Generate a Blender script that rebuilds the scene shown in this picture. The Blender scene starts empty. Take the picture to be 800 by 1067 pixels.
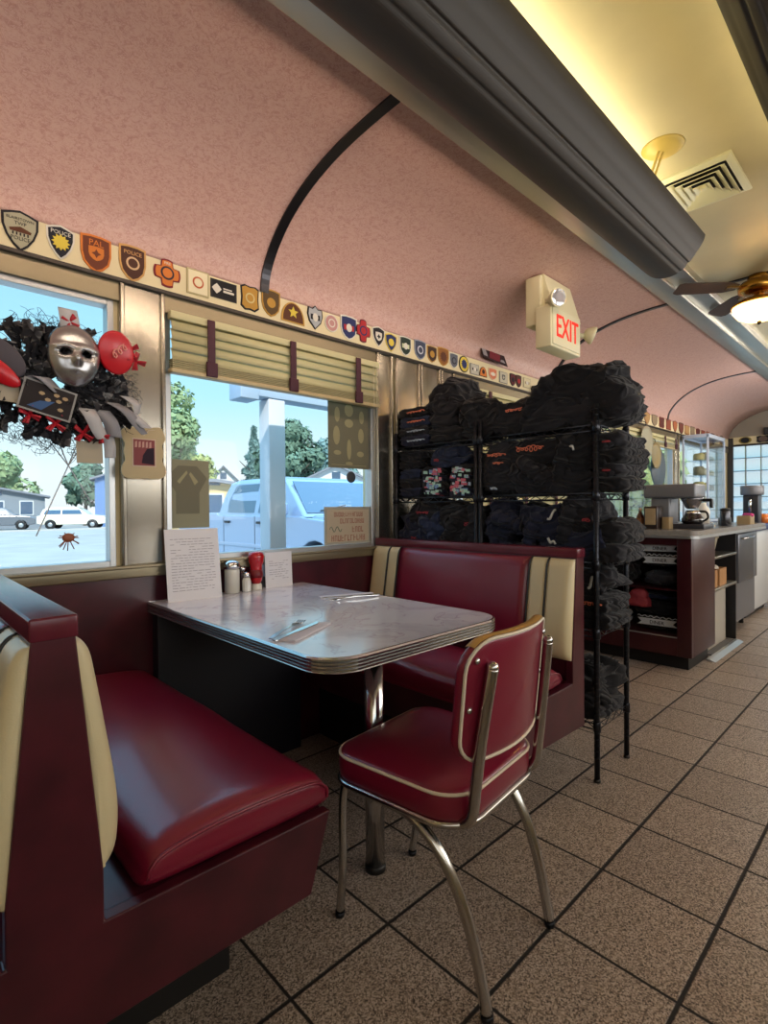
import bpy, bmesh, math, random
from mathutils import Vector, Matrix, noise, Euler
from mathutils.bvhtree import BVHTree
PI = math.pi
C = bpy.context.scene.collection
sc = bpy.context.scene

# ------------------------------------------------------------------ materials
def lin(h):
    if isinstance(h, str):
        h = h.lstrip('#'); c = [int(h[i:i+2], 16)/255 for i in (0, 2, 4)]
        return [((x+0.055)/1.055)**2.4 if x > .04045 else x/12.92 for x in c]
    return list(h)
MATS = {}
def mat(name, col, rough=.5, metal=0, spec=.5, bump=0, bscale=200, coat=0, emit=None, estr=0, var=0, vscale=8, col2=None, stretch=None, sheen=0, alpha=None):
    if name in MATS: return MATS[name]
    m = bpy.data.materials.new(name); m.use_nodes = True; nt = m.node_tree; N = nt.nodes; L = nt.links
    b = N['Principled BSDF']; c = lin(col)+[1]
    b.inputs['Base Color'].default_value = c
    b.inputs['Roughness'].default_value = rough; b.inputs['Metallic'].default_value = metal
    b.inputs['Specular IOR Level'].default_value = spec
    b.inputs['Coat Weight'].default_value = coat; b.inputs['Coat Roughness'].default_value = .15
    if sheen: b.inputs['Sheen Weight'].default_value = sheen
    if emit:
        b.inputs['Emission Color'].default_value = lin(emit)+[1]; b.inputs['Emission Strength'].default_value = estr
    if var or bump:
        tc = N.new('ShaderNodeTexCoord'); mp = N.new('ShaderNodeMapping'); L.new(tc.outputs['Object'], mp.inputs[0])
        if stretch: mp.inputs['Scale'].default_value = stretch
    if var:
        nz = N.new('ShaderNodeTexNoise'); nz.inputs['Scale'].default_value = vscale; nz.inputs['Detail'].default_value = 5
        L.new(mp.outputs[0], nz.inputs['Vector'])
        rp = N.new('ShaderNodeValToRGB'); rp.color_ramp.elements[0].position = .35; rp.color_ramp.elements[1].position = .65
        c2 = lin(col2) if col2 else [x*(1-var) for x in c[:3]]
        rp.color_ramp.elements[0].color = c2+[1]; rp.color_ramp.elements[1].color = c
        L.new(nz.outputs['Fac'], rp.inputs[0]); L.new(rp.outputs[0], b.inputs['Base Color'])
    if bump:
        n2 = N.new('ShaderNodeTexNoise'); n2.inputs['Scale'].default_value = bscale; n2.inputs['Detail'].default_value = 3
        L.new(mp.outputs[0], n2.inputs['Vector'])
        bp = N.new('ShaderNodeBump'); bp.inputs['Strength'].default_value = bump; bp.inputs['Distance'].default_value = .004
        L.new(n2.outputs['Fac'], bp.inputs['Height']); L.new(bp.outputs[0], b.inputs['Normal'])
    MATS[name] = m; return m

def glass_mat(name, tint=(1, 1, 1), refl=.08, rough=.02):
    m = bpy.data.materials.new(name); m.use_nodes = True; nt = m.node_tree; N = nt.nodes; L = nt.links
    N.remove(N['Principled BSDF']); out = N['Material Output']
    t = N.new('ShaderNodeBsdfTransparent'); t.inputs[0].default_value = list(tint)+[1]
    g = N.new('ShaderNodeBsdfGlossy'); g.inputs['Roughness'].default_value = rough
    fr = N.new('ShaderNodeFresnel'); fr.inputs[0].default_value = 1.35
    mu = N.new('ShaderNodeMath'); mu.operation = 'MULTIPLY'; mu.inputs[1].default_value = refl/.08
    mx = N.new('ShaderNodeMixShader'); L.new(fr.outputs[0], mu.inputs[0]); L.new(mu.outputs[0], mx.inputs[0])
    L.new(t.outputs[0], mx.inputs[1]); L.new(g.outputs[0], mx.inputs[2]); L.new(mx.outputs[0], out.inputs[0])
    return m

def floor_mat():
    m = bpy.data.materials.new('speckled_quarry_tile'); m.use_nodes = True; nt = m.node_tree; N = nt.nodes; L = nt.links
    b = N['Principled BSDF']
    tc = N.new('ShaderNodeTexCoord'); sx = N.new('ShaderNodeSeparateXYZ'); L.new(tc.outputs['Object'], sx.inputs[0])
    def line(o, off):
        a = N.new('ShaderNodeMath'); a.operation = 'SUBTRACT'; L.new(o, a.inputs[0]); a.inputs[1].default_value = off
        d = N.new('ShaderNodeMath'); d.operation = 'DIVIDE'; L.new(a.outputs[0], d.inputs[0]); d.inputs[1].default_value = .312
        f = N.new('ShaderNodeMath'); f.operation = 'FRACT'; L.new(d.outputs[0], f.inputs[0])
        p = N.new('ShaderNodeMath'); p.operation = 'PINGPONG'; L.new(f.outputs[0], p.inputs[0]); p.inputs[1].default_value = .5
        return p.outputs[0], d.outputs[0]
    px, cx = line(sx.outputs[0], 3.14*.312); py, cy = line(sx.outputs[1], 1.26*.312)
    mn = N.new('ShaderNodeMath'); mn.operation = 'MINIMUM'; L.new(px, mn.inputs[0])
    # cross joints a little narrower than the long ones
    sc_ = N.new('ShaderNodeMath'); sc_.operation = 'MULTIPLY'; sc_.inputs[1].default_value = .8; L.new(py, sc_.inputs[0]); L.new(sc_.outputs[0], mn.inputs[1])
    gr = N.new('ShaderNodeMapRange'); gr.inputs[1].default_value = .009; gr.inputs[2].default_value = .017; L.new(mn.outputs[0], gr.inputs[0])
    vo = N.new('ShaderNodeTexVoronoi'); vo.inputs['Scale'].default_value = 300; L.new(tc.outputs['Object'], vo.inputs['Vector'])
    sv = N.new('ShaderNodeSeparateColor'); L.new(vo.outputs['Color'], sv.inputs[0])
    nz = N.new('ShaderNodeTexNoise'); nz.inputs['Scale'].default_value = 150; nz.inputs['Detail'].default_value = 3; L.new(tc.outputs['Object'], nz.inputs['Vector'])
    av = N.new('ShaderNodeMix'); av.inputs[0].default_value = .42; L.new(nz.outputs['Fac'], av.inputs[2]); L.new(sv.outputs[0], av.inputs[3])
    rp = N.new('ShaderNodeValToRGB'); e = rp.color_ramp.elements
    e[0].position = .26; e[0].color = lin('#352c26')+[1]; e[1].position = .68; e[1].color = lin('#b8a99c')+[1]
    k = e.new(.42); k.color = lin('#77685b')+[1]; k = e.new(.52); k.color = lin('#968779')+[1]
    L.new(av.outputs[0], rp.inputs[0])
    fx = N.new('ShaderNodeMath'); fx.operation = 'FLOOR'; L.new(cx, fx.inputs[0]); fy = N.new('ShaderNodeMath'); fy.operation = 'FLOOR'; L.new(cy, fy.inputs[0])
    cb = N.new('ShaderNodeCombineXYZ'); L.new(fx.outputs[0], cb.inputs[0]); L.new(fy.outputs[0], cb.inputs[1])
    wn = N.new('ShaderNodeTexWhiteNoise'); L.new(cb.outputs[0], wn.inputs['Vector'])
    mr = N.new('ShaderNodeMapRange'); mr.inputs[3].default_value = .88; mr.inputs[4].default_value = 1.1; L.new(wn.outputs['Value'], mr.inputs[0])
    hs = N.new('ShaderNodeHueSaturation'); L.new(mr.outputs[0], hs.inputs['Value']); L.new(rp.outputs[0], hs.inputs['Color'])
    mx = N.new('ShaderNodeMix'); mx.data_type = 'RGBA'; L.new(gr.outputs[0], mx.inputs[0]); mx.inputs[6].default_value = lin('#16110e')+[1]; L.new(hs.outputs[0], mx.inputs[7])
    L.new(mx.outputs[2], b.inputs['Base Color'])
    rr = N.new('ShaderNodeMapRange'); rr.inputs[3].default_value = .8; rr.inputs[4].default_value = .42; L.new(gr.outputs[0], rr.inputs[0]); L.new(rr.outputs[0], b.inputs['Roughness'])
    bp = N.new('ShaderNodeBump'); bp.inputs['Strength'].default_value = .6; bp.inputs['Distance'].default_value = .003; L.new(gr.outputs[0], bp.inputs['Height'])
    L.new(bp.outputs[0], b.inputs['Normal'])
    return m

def wallpaper_mat():
    m = bpy.data.materials.new('pink_patterned_laminate'); m.use_nodes = True; nt = m.node_tree; N = nt.nodes; L = nt.links
    b = N['Principled BSDF']; tc = N.new('ShaderNodeTexCoord')
    # distance along the vault is close to Y - Z, so the figure does not stretch on the curve
    sp = N.new('ShaderNodeSeparateXYZ'); L.new(tc.outputs['Object'], sp.inputs[0])
    su = N.new('ShaderNodeMath'); su.operation = 'SUBTRACT'; L.new(sp.outputs[1], su.inputs[0]); L.new(sp.outputs[2], su.inputs[1])
    cb = N.new('ShaderNodeCombineXYZ'); L.new(sp.outputs[0], cb.inputs[0]); L.new(su.outputs[0], cb.inputs[1])
    nz = N.new('ShaderNodeTexNoise'); nz.inputs['Scale'].default_value = 44; nz.inputs['Detail'].default_value = 2; nz.inputs['Distortion'].default_value = 1.2
    L.new(cb.outputs[0], nz.inputs['Vector'])
    vo = N.new('ShaderNodeTexVoronoi'); vo.feature = 'DISTANCE_TO_EDGE'; vo.inputs['Scale'].default_value = 60
    mxv = N.new('ShaderNodeMix'); mxv.data_type = 'VECTOR'; mxv.inputs[0].default_value = .08
    L.new(cb.outputs[0], mxv.inputs[4]); L.new(nz.outputs['Color'], mxv.inputs[5]); L.new(mxv.outputs[1], vo.inputs['Vector'])
    ad = N.new('ShaderNodeMath'); ad.operation = 'MULTIPLY_ADD'; ad.inputs[1].default_value = 1.6; L.new(vo.outputs[0], ad.inputs[0]); L.new(nz.outputs['Fac'], ad.inputs[2])
    rp = N.new('ShaderNodeValToRGB'); e = rp.color_ramp.elements
    e[0].position = .42; e[0].color = lin('#b48b81')+[1]; e[1].position = .75; e[1].color = lin('#c8a59a')+[1]
    k = e.new(.55); k.color = lin('#bd958a')+[1]
    L.new(ad.outputs[0], rp.inputs[0]); L.new(rp.outputs[0], b.inputs['Base Color'])
    b.inputs['Roughness'].default_value = .42; b.inputs['Specular IOR Level'].default_value = .4
    return m

def marble_mat():
    m = bpy.data.materials.new('grey_marbled_laminate'); m.use_nodes = True; nt = m.node_tree; N = nt.nodes; L = nt.links
    b = N['Principled BSDF']; tc = N.new('ShaderNodeTexCoord')
    nz = N.new('ShaderNodeTexNoise'); nz.inputs['Scale'].default_value = 3.5; nz.inputs['Detail'].default_value = 6; nz.inputs['Distortion'].default_value = 2.2
    L.new(tc.outputs['Object'], nz.inputs['Vector'])
    rp = N.new('ShaderNodeValToRGB'); e = rp.color_ramp.elements
    e[0].position = .3; e[0].color = lin('#c6c6d2')+[1]; e[1].position = .6; e[1].color = lin('#dcdce6')+[1]
    k = e.new(.448); k.color = lin('#d4d4df')+[1]; k = e.new(.462); k.color = lin('#bfb3c0')+[1]; k = e.new(.476); k.color = lin('#d8d8e2')+[1]
    L.new(nz.outputs['Fac'], rp.inputs[0]); L.new(rp.outputs[0], b.inputs['Base Color']); b.inputs['Roughness'].default_value = .2; b.inputs['Coat Weight'].default_value = .6; b.inputs['Coat Roughness'].default_value = .12
    return m

M_floor = floor_mat(); M_paper = wallpaper_mat(); M_marble = marble_mat()
M_glass = glass_mat('window_glass', refl=.035); M_caseglass = glass_mat('case_glass', (.97, .99, 1), .05)
M_maroon = mat('maroon_laminate', '#4a1622', .3, var=.3, vscale=9, col2='#380f1a')
M_vinyl = mat('maroon_vinyl', '#76142e', .3, bump=.12, bscale=350, coat=.3)
M_cream = mat('cream_vinyl', '#d3c49c', .38, bump=.12, bscale=300, coat=.15, var=.08, vscale=5)
M_piping = mat('black_piping', '#14100f', .4)
M_wpiping = mat('cream_piping', '#d8cbb4', .4)
M_black = mat('black_plastic', '#0e0e10', .4)
M_blackmetal = mat('black_coated_wire', '#2b2d33', .3, metal=.75)
M_toe = mat('black_toe_kick', '#0b0a0c', .6)
M_chrome = mat('chrome', '#d2d2d2', .14, metal=1)
M_steel = mat('brushed_stainless', '#a9a498', .27, metal=1, bump=.12, bscale=60, stretch=(40, 40, .6))
M_steelh = mat('brushed_stainless_strip', '#b9b6ac', .3, metal=1, bump=.1, bscale=60, stretch=(.6, 40, 40))
M_alu = mat('aluminium_frame', '#b9bcbe', .35, metal=.8)
M_creampaint = mat('cream_paint', '#d9c99d', .5)
M_ceil = mat('yellowed_cream_ceiling', '#cfc39a', .32, bump=.25, bscale=4, var=.12, vscale=3)
M_cove = mat('pewter_paint', '#332e29', .5, metal=0, spec=.35)
M_darkrib = mat('dark_steel_rib', '#4a4a4e', .28, metal=.9)
M_white = mat('white_plastic', '#dedbd0', .4)
M_ivory = mat('ivory_plastic', '#d8d3ae', .45)
M_paperw = mat('white_paper', '#dcdce2', .7)
M_red = mat('red_plastic', '#c01020', .35, coat=.3)
M_grey = mat('grey_enamel', '#74767c', .4, metal=.3)
M_brass = mat('antique_brass', '#b98a3c', .25, metal=1)
M_wood = mat('brown_laminate', '#5c2a22', .35, var=.2, vscale=7)
M_card = mat('cardboard', '#a97b4c', .8, var=.08)

# ------------------------------------------------------------------ mesh builder
class MB:
    def __init__(s): s.v = []; s.f = []; s.m = []; s.s = []; s.mi = 0; s.sm = False
    def add(s, vs, fs, sm=None):
        n = len(s.v); s.v += [Vector(p) for p in vs]
        for f in fs: s.f.append([i+n for i in f]); s.m.append(s.mi); s.s.append(s.sm if sm is None else sm)
        return s
    def use(s, i): s.mi = i; return s
    def box(s, x0, x1, y0, y1, z0, z1):
        return s.add([(x0,y0,z0),(x1,y0,z0),(x1,y1,z0),(x0,y1,z0),(x0,y0,z1),(x1,y0,z1),(x1,y1,z1),(x0,y1,z1)],
                     [(0,3,2,1),(4,5,6,7),(0,1,5,4),(1,2,6,5),(2,3,7,6),(3,0,4,7)], False)
    def rbox(s, x0, x1, y0, y1, z0, z1, r=.01, seg=3, sm=True):
        bm = bmesh.new(); bmesh.ops.create_cube(bm, size=1)
        for v in bm.verts: v.co = Vector(((x0+x1)/2+v.co.x*(x1-x0), (y0+y1)/2+v.co.y*(y1-y0), (z0+z1)/2+v.co.z*(z1-z0)))
        bmesh.ops.bevel(bm, geom=bm.edges[:], offset=min(r, .49*min(x1-x0, y1-y0, z1-z0)), segments=seg, profile=.5, affect='EDGES')
        return s.bm(bm, sm)
    def bm(s, bm, sm=True):
        bm.verts.index_update(); s.add([v.co.copy() for v in bm.verts], [[v.index for v in f.verts] for f in bm.faces], sm); bm.free(); return s
    def tube(s, pts, r, n=8, closed=False, radii=None, caps=True):
        pts = [Vector(p) for p in pts]; k = len(pts); vs = []; fs = []; prev = None
        for i, p in enumerate(pts):
            if closed: t = pts[(i+1) % k]-pts[i-1]
            else: t = pts[min(i+1, k-1)]-pts[max(i-1, 0)]
            if t.length < 1e-9: t = Vector((0, 0, 1))
            t.normalize()
            if prev is None:
                a = Vector((0, 0, 1)) if abs(t.z) < .9 else Vector((1, 0, 0)); u = t.cross(a).normalized()
            else:
                u = prev-t*prev.dot(t)
                if u.length < 1e-6: u = t.orthogonal()
                u.normalize()
            prev = u; w = t.cross(u); rr = radii[i] if radii else r
            for j in range(n):
                a = 2*PI*j/n; vs.append(p+(u*math.cos(a)+w*math.sin(a))*rr)
        for i in range(k if closed else k-1):
            for j in range(n):
                a = i*n+j; b = i*n+(j+1) % n; c = ((i+1) % k)*n+(j+1) % n; d = ((i+1) % k)*n+j; fs.append((a, b, c, d))
        s.add(vs, fs, True)
        if caps and not closed:
            q = len(s.v)-k*n
            s.f.append([q+j for j in range(n)][::-1]); s.m.append(s.mi); s.s.append(False)
            s.f.append([q+(k-1)*n+j for j in range(n)]); s.m.append(s.mi); s.s.append(False)
        return s
    def lathe(s, prof, c=(0, 0, 0), n=24, mtx=None, sm=True):
        vs = []; fs = []; k = len(prof)
        for (r, z) in prof:
            for j in range(n):
                a = 2*PI*j/n; vs.append(Vector((r*math.cos(a), r*math.sin(a), z)))
        for i in range(k-1):
            for j in range(n): fs.append((i*n+j, i*n+(j+1) % n, (i+1)*n+(j+1) % n, (i+1)*n+j))
        if prof[0][0] > 1e-6: fs.append(list(range(n))[::-1])
        if prof[-1][0] > 1e-6: fs.append([(k-1)*n+j for j in range(n)])
        if mtx: vs = [mtx @ p for p in vs]
        vs = [p+Vector(c) for p in vs]; return s.add(vs, fs, sm)
    def prism(s, poly, ax, a, b, sm=False):
        n = len(poly)
        mk = {'x': lambda p, t: (t, p[0], p[1]), 'y': lambda p, t: (p[0], t, p[1]), 'z': lambda p, t: (p[0], p[1], t)}[ax]
        vs = [mk(p, a) for p in poly]+[mk(p, b) for p in poly]
        s.add(vs, [list(range(n))[::-1], [n+i for i in range(n)]], False)
        q = len(s.v)-2*n
        for i in range(n): s.f.append([q+i, q+(i+1) % n, q+n+(i+1) % n, q+n+i]); s.m.append(s.mi); s.s.append(sm)
        return s
    def grid(s, fn, nu, nv, sm=True):
        vs = [fn(i/nu, j/nv) for i in range(nu+1) for j in range(nv+1)]
        fs = [(i*(nv+1)+j, (i+1)*(nv+1)+j, (i+1)*(nv+1)+j+1, i*(nv+1)+j+1) for i in range(nu) for j in range(nv)]
        return s.add(vs, fs, sm)
    def ball(s, c, r, sub=2, sc3=(1, 1, 1)):
        bm = bmesh.new(); bmesh.ops.create_icosphere(bm, subdivisions=sub, radius=1)
        for v in bm.verts: v.co = Vector(c)+Vector((v.co.x*r*sc3[0], v.co.y*r*sc3[1], v.co.z*r*sc3[2]))
        return s.bm(bm)
    def xf(s, m, start=0):
        for i in range(start, len(s.v)): s.v[i] = m @ s.v[i]
        return s
    def join(s, o, m=None):
        s2 = len(s.v); s.v += [(m @ p) if m else p.copy() for p in o.v]
        for f, mi, sm in zip(o.f, o.m, o.s): s.f.append([i+s2 for i in f]); s.m.append(s.mi); s.s.append(sm)
        return s

def rootloc(o):
    while o.parent: o = o.parent
    return o.location.copy()
def build(name, mb, mats, parent=None, local=False, bevel=0, solid=0, label=None, origin=None):
    me = bpy.data.meshes.new(name)
    off = Vector((0, 0, 0))
    if parent and not local: off = rootloc(parent)
    if origin is not None: off = Vector(origin)
    me.from_pydata([tuple(p-off) for p in mb.v], [], mb.f)
    for p, mi, sm in zip(me.polygons, mb.m, mb.s): p.material_index = mi; p.use_smooth = sm
    for m in (mats if isinstance(mats, (list, tuple)) else [mats]): me.materials.append(m)
    bm = bmesh.new(); bm.from_mesh(me); bmesh.ops.recalc_face_normals(bm, faces=bm.faces); bm.to_mesh(me); bm.free()
    o = bpy.data.objects.new(name, me); C.objects.link(o)
    if origin is not None: o.location = off
    if parent: o.parent = parent
    if bevel:
        b = o.modifiers.new('bevel', 'BEVEL'); b.width = bevel; b.segments = 2; b.limit_method = 'ANGLE'; b.angle_limit = math.radians(40)
    if solid:
        b = o.modifiers.new('solid', 'SOLIDIFY'); b.thickness = solid; b.offset = 0
    if label: o['label'] = label
    return o
def thing(name, label, cat, loc, rz=0, group=None):
    o = bpy.data.objects.new(name, None); C.objects.link(o); o.empty_display_size = .05
    o.location = loc; o.rotation_euler = (0, 0, rz); o['label'] = label; o['category'] = cat
    if group: o['group'] = group
    return o
def base_of(mb):
    xs = [p.x for p in mb.v]; ys = [p.y for p in mb.v]; zs = [p.z for p in mb.v]
    return Vector(((min(xs)+max(xs))/2, (min(ys)+max(ys))/2, min(zs)))
def single(name, mb, mats, label, cat, group=None, bevel=0, solid=0):
    o = build(name, mb, mats, None, bevel=bevel, solid=solid, origin=base_of(mb)); o['label'] = label; o['category'] = cat
    if group: o['group'] = group
    return o
def struct(name, mb, mats, bevel=0, solid=0, parent=None):
    o = build(name, mb, mats, parent, bevel=bevel, solid=solid)
    if not parent: o['kind'] = 'structure'
    return o
def text_mb(txt, size, ext=.001, align='CENTER', sx=1, space=1):
    cu = bpy.data.curves.new('txt', 'FONT'); cu.body = txt; cu.size = size; cu.extrude = ext; cu.align_x = align; cu.align_y = 'CENTER'; cu.resolution_u = 2; cu.space_character = space
    ob = bpy.data.objects.new('txt', cu); C.objects.link(ob); dg = bpy.context.evaluated_depsgraph_get()
    me = bpy.data.meshes.new_from_object(ob.evaluated_get(dg)); mb = MB()
    mb.add([(v.co.x*sx, v.co.y, v.co.z) for v in me.vertices], [list(p.vertices) for p in me.polygons], False)
    bpy.data.objects.remove(ob); bpy.data.curves.remove(cu); bpy.data.meshes.remove(me); return mb
# text and flat art is drawn in (x, y) with the front at +z; FACE_Y turns it to a wall seen from -Y, FACE_X to a face seen from -X
FACE_Y = Matrix(((1,0,0,0),(0,0,-1,0),(0,1,0,0),(0,0,0,1)))
FACE_X = Matrix(((0,0,-1,0),(-1,0,0,0),(0,1,0,0),(0,0,0,1)))
def T(x, y, z): return Matrix.Translation((x, y, z))
def RX(a): return Matrix.Rotation(a, 4, 'X')
def RY(a): return Matrix.Rotation(a, 4, 'Y')
def RZ(a): return Matrix.Rotation(a, 4, 'Z')
def rrect(x0, x1, y0, y1, r, n=6):
    p = []
    for cx, cy, a0 in ((x1-r, y0+r, -PI/2), (x1-r, y1-r, 0), (x0+r, y1-r, PI/2), (x0+r, y0+r, PI)):
        for i in range(n+1):
            a = a0+PI/2*i/n; p.append((cx+r*math.cos(a), cy+r*math.sin(a)))
    return p
def catmull(pts, n=8, closed=False):
    pts = [Vector(p) for p in pts]; out = []; k = len(pts)
    for i in range(k if closed else k-1):
        g = (lambda j: pts[j % k]) if closed else (lambda j: pts[max(0, min(k-1, j))])
        p0, p1, p2, p3 = g(i-1), g(i), g(i+1), g(i+2)
        for j in range(n):
            t = j/n
            out.append(.5*((2*p1)+(p2-p0)*t+(2*p0-5*p1+4*p2-p3)*t*t+(3*p1-p0-3*p2+p3)*t*t*t))
    if not closed: out.append(pts[-1])
    return out

# ------------------------------------------------------------------ the room
XA, XB = -2.6, 9.3           # ends of the dining car
YL, YR, YC = 2.12, -1.0, .56 # window wall, far side wall, centre line
struct('floor', MB().box(XA, XB, YR-.1, YL+.1, -.06, 0), M_floor)
# window wall: maroon wainscot, openings
WIN = [(-1.2, .64), (.83, 1.97), (2.68, 4.2), (4.7, 6.84), (7.06, 9.0)]
WZ0, WZ1 = .915, 1.915
wl = MB(); wl.box(XA, XB, YL, YL+.1, -.3, .87)
struct('wall_left', wl, M_maroon)
w2 = MB(); w2.box(XA, XB, YL+.012, YL+.1, .87, WZ0)
edges = [XA]+[v for w in WIN for v in w]+[XB]
for a, b in zip(edges[0::2], edges[1::2]): w2.box(a, b, YL+.012, YL+.1, WZ0, WZ1)
w2.box(XA, XB, YL+.012, YL+.1, WZ1, 2.16)
struct('wall_left_upper', w2, M_creampaint)
# sill trim, stainless mullion covers, header trim, patch board, dark lip
sl = MB().rbox(XA, XB, YL-.012, YL+.014, .868, .914, .004); sl.rbox(XA, XB, YL-.03, YL+.014, .905, .917, .003)
M_bronze = mat('warm_aluminium_trim', '#8b8068', .36, metal=.7)
struct('trim_1', sl, M_bronze)
struct('trim_2', MB().box(XA, XB, YL-.008, YL+.014, WZ1, 1.985), M_bronze, bevel=.002)
struct('trim_3', MB().box(XA, XB, YL-.024, YL+.014, 1.983, 1.998), mat('dark_trim', '#3a3430', .4, metal=.5), bevel=.002)
struct('trim_4', MB().box(XA, XB, YL-.004, YL+.013, 1.998, 2.125), mat('cream_board', '#dccfa6', .55), bevel=.002)
mu = MB()
for (a, b) in ((.655, .825), (1.972, 2.10), (2.125, 2.33), (2.335, 2.52), (2.525, 2.66), (4.22, 4.45), (4.455, 4.68), (6.86, 7.0)):
    mu.rbox(a, b, YL-.012, YL+.014, .914, 1.984, .005)
    mu.rbox(a+.002, a+.018, YL-.022, YL-.008, .914, 1.984, .004); mu.rbox(b-.018, b-.002, YL-.022, YL-.008, .914, 1.984, .004)
struct('trim_5', mu, M_steel)
for i, (a, b) in enumerate(WIN):
    f = MB(); t = .022; y0, y1 = YL+.005, YL+.06
    f.box(a, a+t, y0, y1, WZ0, WZ1); f.box(b-t, b, y0, y1, WZ0, WZ1); f.box(a+t, b-t, y0, y1, WZ0, WZ0+t); f.box(a+t, b-t, y0, y1, WZ1-t, WZ1)
    fr = struct('window_%d' % (i+1 if i < 4 else 6), f, M_alu, bevel=.002)
    g = build('pane', MB().box(a+t, b-t, YL+.034, YL+.038, WZ0+t, WZ1-t), M_glass, fr)
# exterior cladding under the windows is the same wall; curved ceiling panels
PROF = [(2.122, 2.12), (2.105, 2.2), (2.05, 2.285), (1.96, 2.368), (1.85, 2.432), (1.72, 2.48), (1.57, 2.512), (1.4, 2.528), (1.235, 2.533)]
prof = [(p.x, p.y) for p in catmull([Vector((y, z, 0)) for y, z in PROF], 4)]
def vault(sgn):
    mb = MB()
    pts = [((y if sgn > 0 else 2*YC-y), z) for y, z in prof]
    def fn(u, v):
        y, z = pts[round(v*(len(pts)-1))]; return (XA+(XB-XA)*u, y, z)
    mb.grid(fn, 24, len(pts)-1); return mb
struct('ceiling', vault(1), M_paper, solid=.012)
struct('ceiling_right', vault(-1), M_paper, solid=.012)
struct('ceiling_centre', MB().box(XA, XB, 2*YC-1.25, 1.25, 2.56, 2.6), M_ceil)
rb = []
for i, x in enumerate((-1.35, 1.28, 3.95, 6.62)):
    mb = MB()
    for k in range(len(prof)-1):
        (y0, z0), (y1, z1) = prof[k], prof[k+1]
        t = Vector((y1-y0, z1-z0)).normalized(); n = Vector((-t.y, t.x))
        if n.y > 0: n = -n
        n *= .014
        w = .021 if x < 3 else .016
        q = [(y0, z0), (y1, z1), (y1+n.x, z1+n.y), (y0+n.x, z0+n.y)]
        mb.prism(q, 'x', x-w, x+w)
    mb.box(x-.012, x+.012, 2*YC-1.1, 1.1, 2.552, 2.561)
    struct('trim_rib_%d' % (i+1), mb, M_darkrib)
# stainless strip between vault and centre ceiling
def strip(s):
    mir = lambda y: y if s > 0 else 2*YC-y
    mb = MB()
    for (a, b, z) in ((1.125, 1.245, 2.505), (1.0, 1.13, 2.52)):
        y0, y1 = sorted((mir(a), mir(b))); mb.rbox(XA, XB, y0, y1, z, 2.57, .004)
    for y in (1.128, 1.004):
        mb.tube([(XA, mir(y), 2.505 if y > 1.1 else 2.518), (XB, mir(y), 2.505 if y > 1.1 else 2.518)], .006, 6)
    return mb
struct('trim_6', strip(1), M_steelh); struct('trim_7', strip(-1), M_steelh)
# other walls (behind and beside the camera) and the far end
struct('wall_back', MB().box(XA-.1, XA, YR-.1, YL+.1, 0, 2.6), M_creampaint)
wr = MB().box(XA, XB, YR-.1, YR, 0, 1.0); wr.box(XA, XB, YR-.1, YR, 1.9, 2.14)
rw = [XA, -2.2, -.9, -.6, 1.0, 1.3, 2.9, 3.2, 4.8, 5.1, 6.7, 7.0, 8.8, XB]
for a, b in zip(rw[0::2], rw[1::2]): wr.box(a, b, YR-.1, YR, 1.0, 1.9)
struct('wall_right', wr, M_creampaint)
struct('ceiling_porch', MB().box(XA-4, XB+4, YR-3.6, YR-.1, 2.3, 2.36), M_creampaint)  # unseen canopy added to keep sun out of the right wall openings
# far wall with a glass block window under an arched pediment
wf = MB(); wf.box(XB, XB+.1, YR-.1, YL+.1, 0, .86); wf.box(XB, XB+.1, YR-.1, YL+.1, 2.02, 2.6); wf.box(XB, XB+.1, YR-.1, -.4, .86, 2.02); wf.box(XB, XB+.1, 2.1, YL+.1, .86, 2.02)
struct('wall_far', wf, mat('grey_plaster', '#8d8578', .5))
M_block = mat('glass_block', '#dfeaf0', .12)
nt = M_block.node_tree; b = nt.nodes['Principled BSDF']; b.inputs['Transmission Weight'].default_value = .92; b.inputs['IOR'].default_value = 1.15; b.inputs['Roughness'].default_value = .18
gb = MB()
y = -.4
while y < 2.08:
    z = .86
    while z < 2.0:
        gb.rbox(XB+.01, XB+.085, y+.006, y+.186, z+.005, z+.188, .012, 2); z += .193
    y += .192
fr = MB()
y = -.4
while y <= 2.11: fr.box(XB+.015, XB+.08, y-.004, y+.004, .86, 2.02); y += .192
z = .86
while z <= 2.03: fr.box(XB+.016, XB+.079, -.4, 2.1, z-.005, z+.005); z += .193
g = struct('window_5', fr, mat('mortar', '#7d8182', .7))
build('glass_block', gb, M_block, g)
struct('trim_8', MB().box(XB-.03, XB, 2.05, 2.12, 0, 2.13).box(XB-.02, XB, YR, YL, 2.0, 2.03), M_darkrib)

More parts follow.
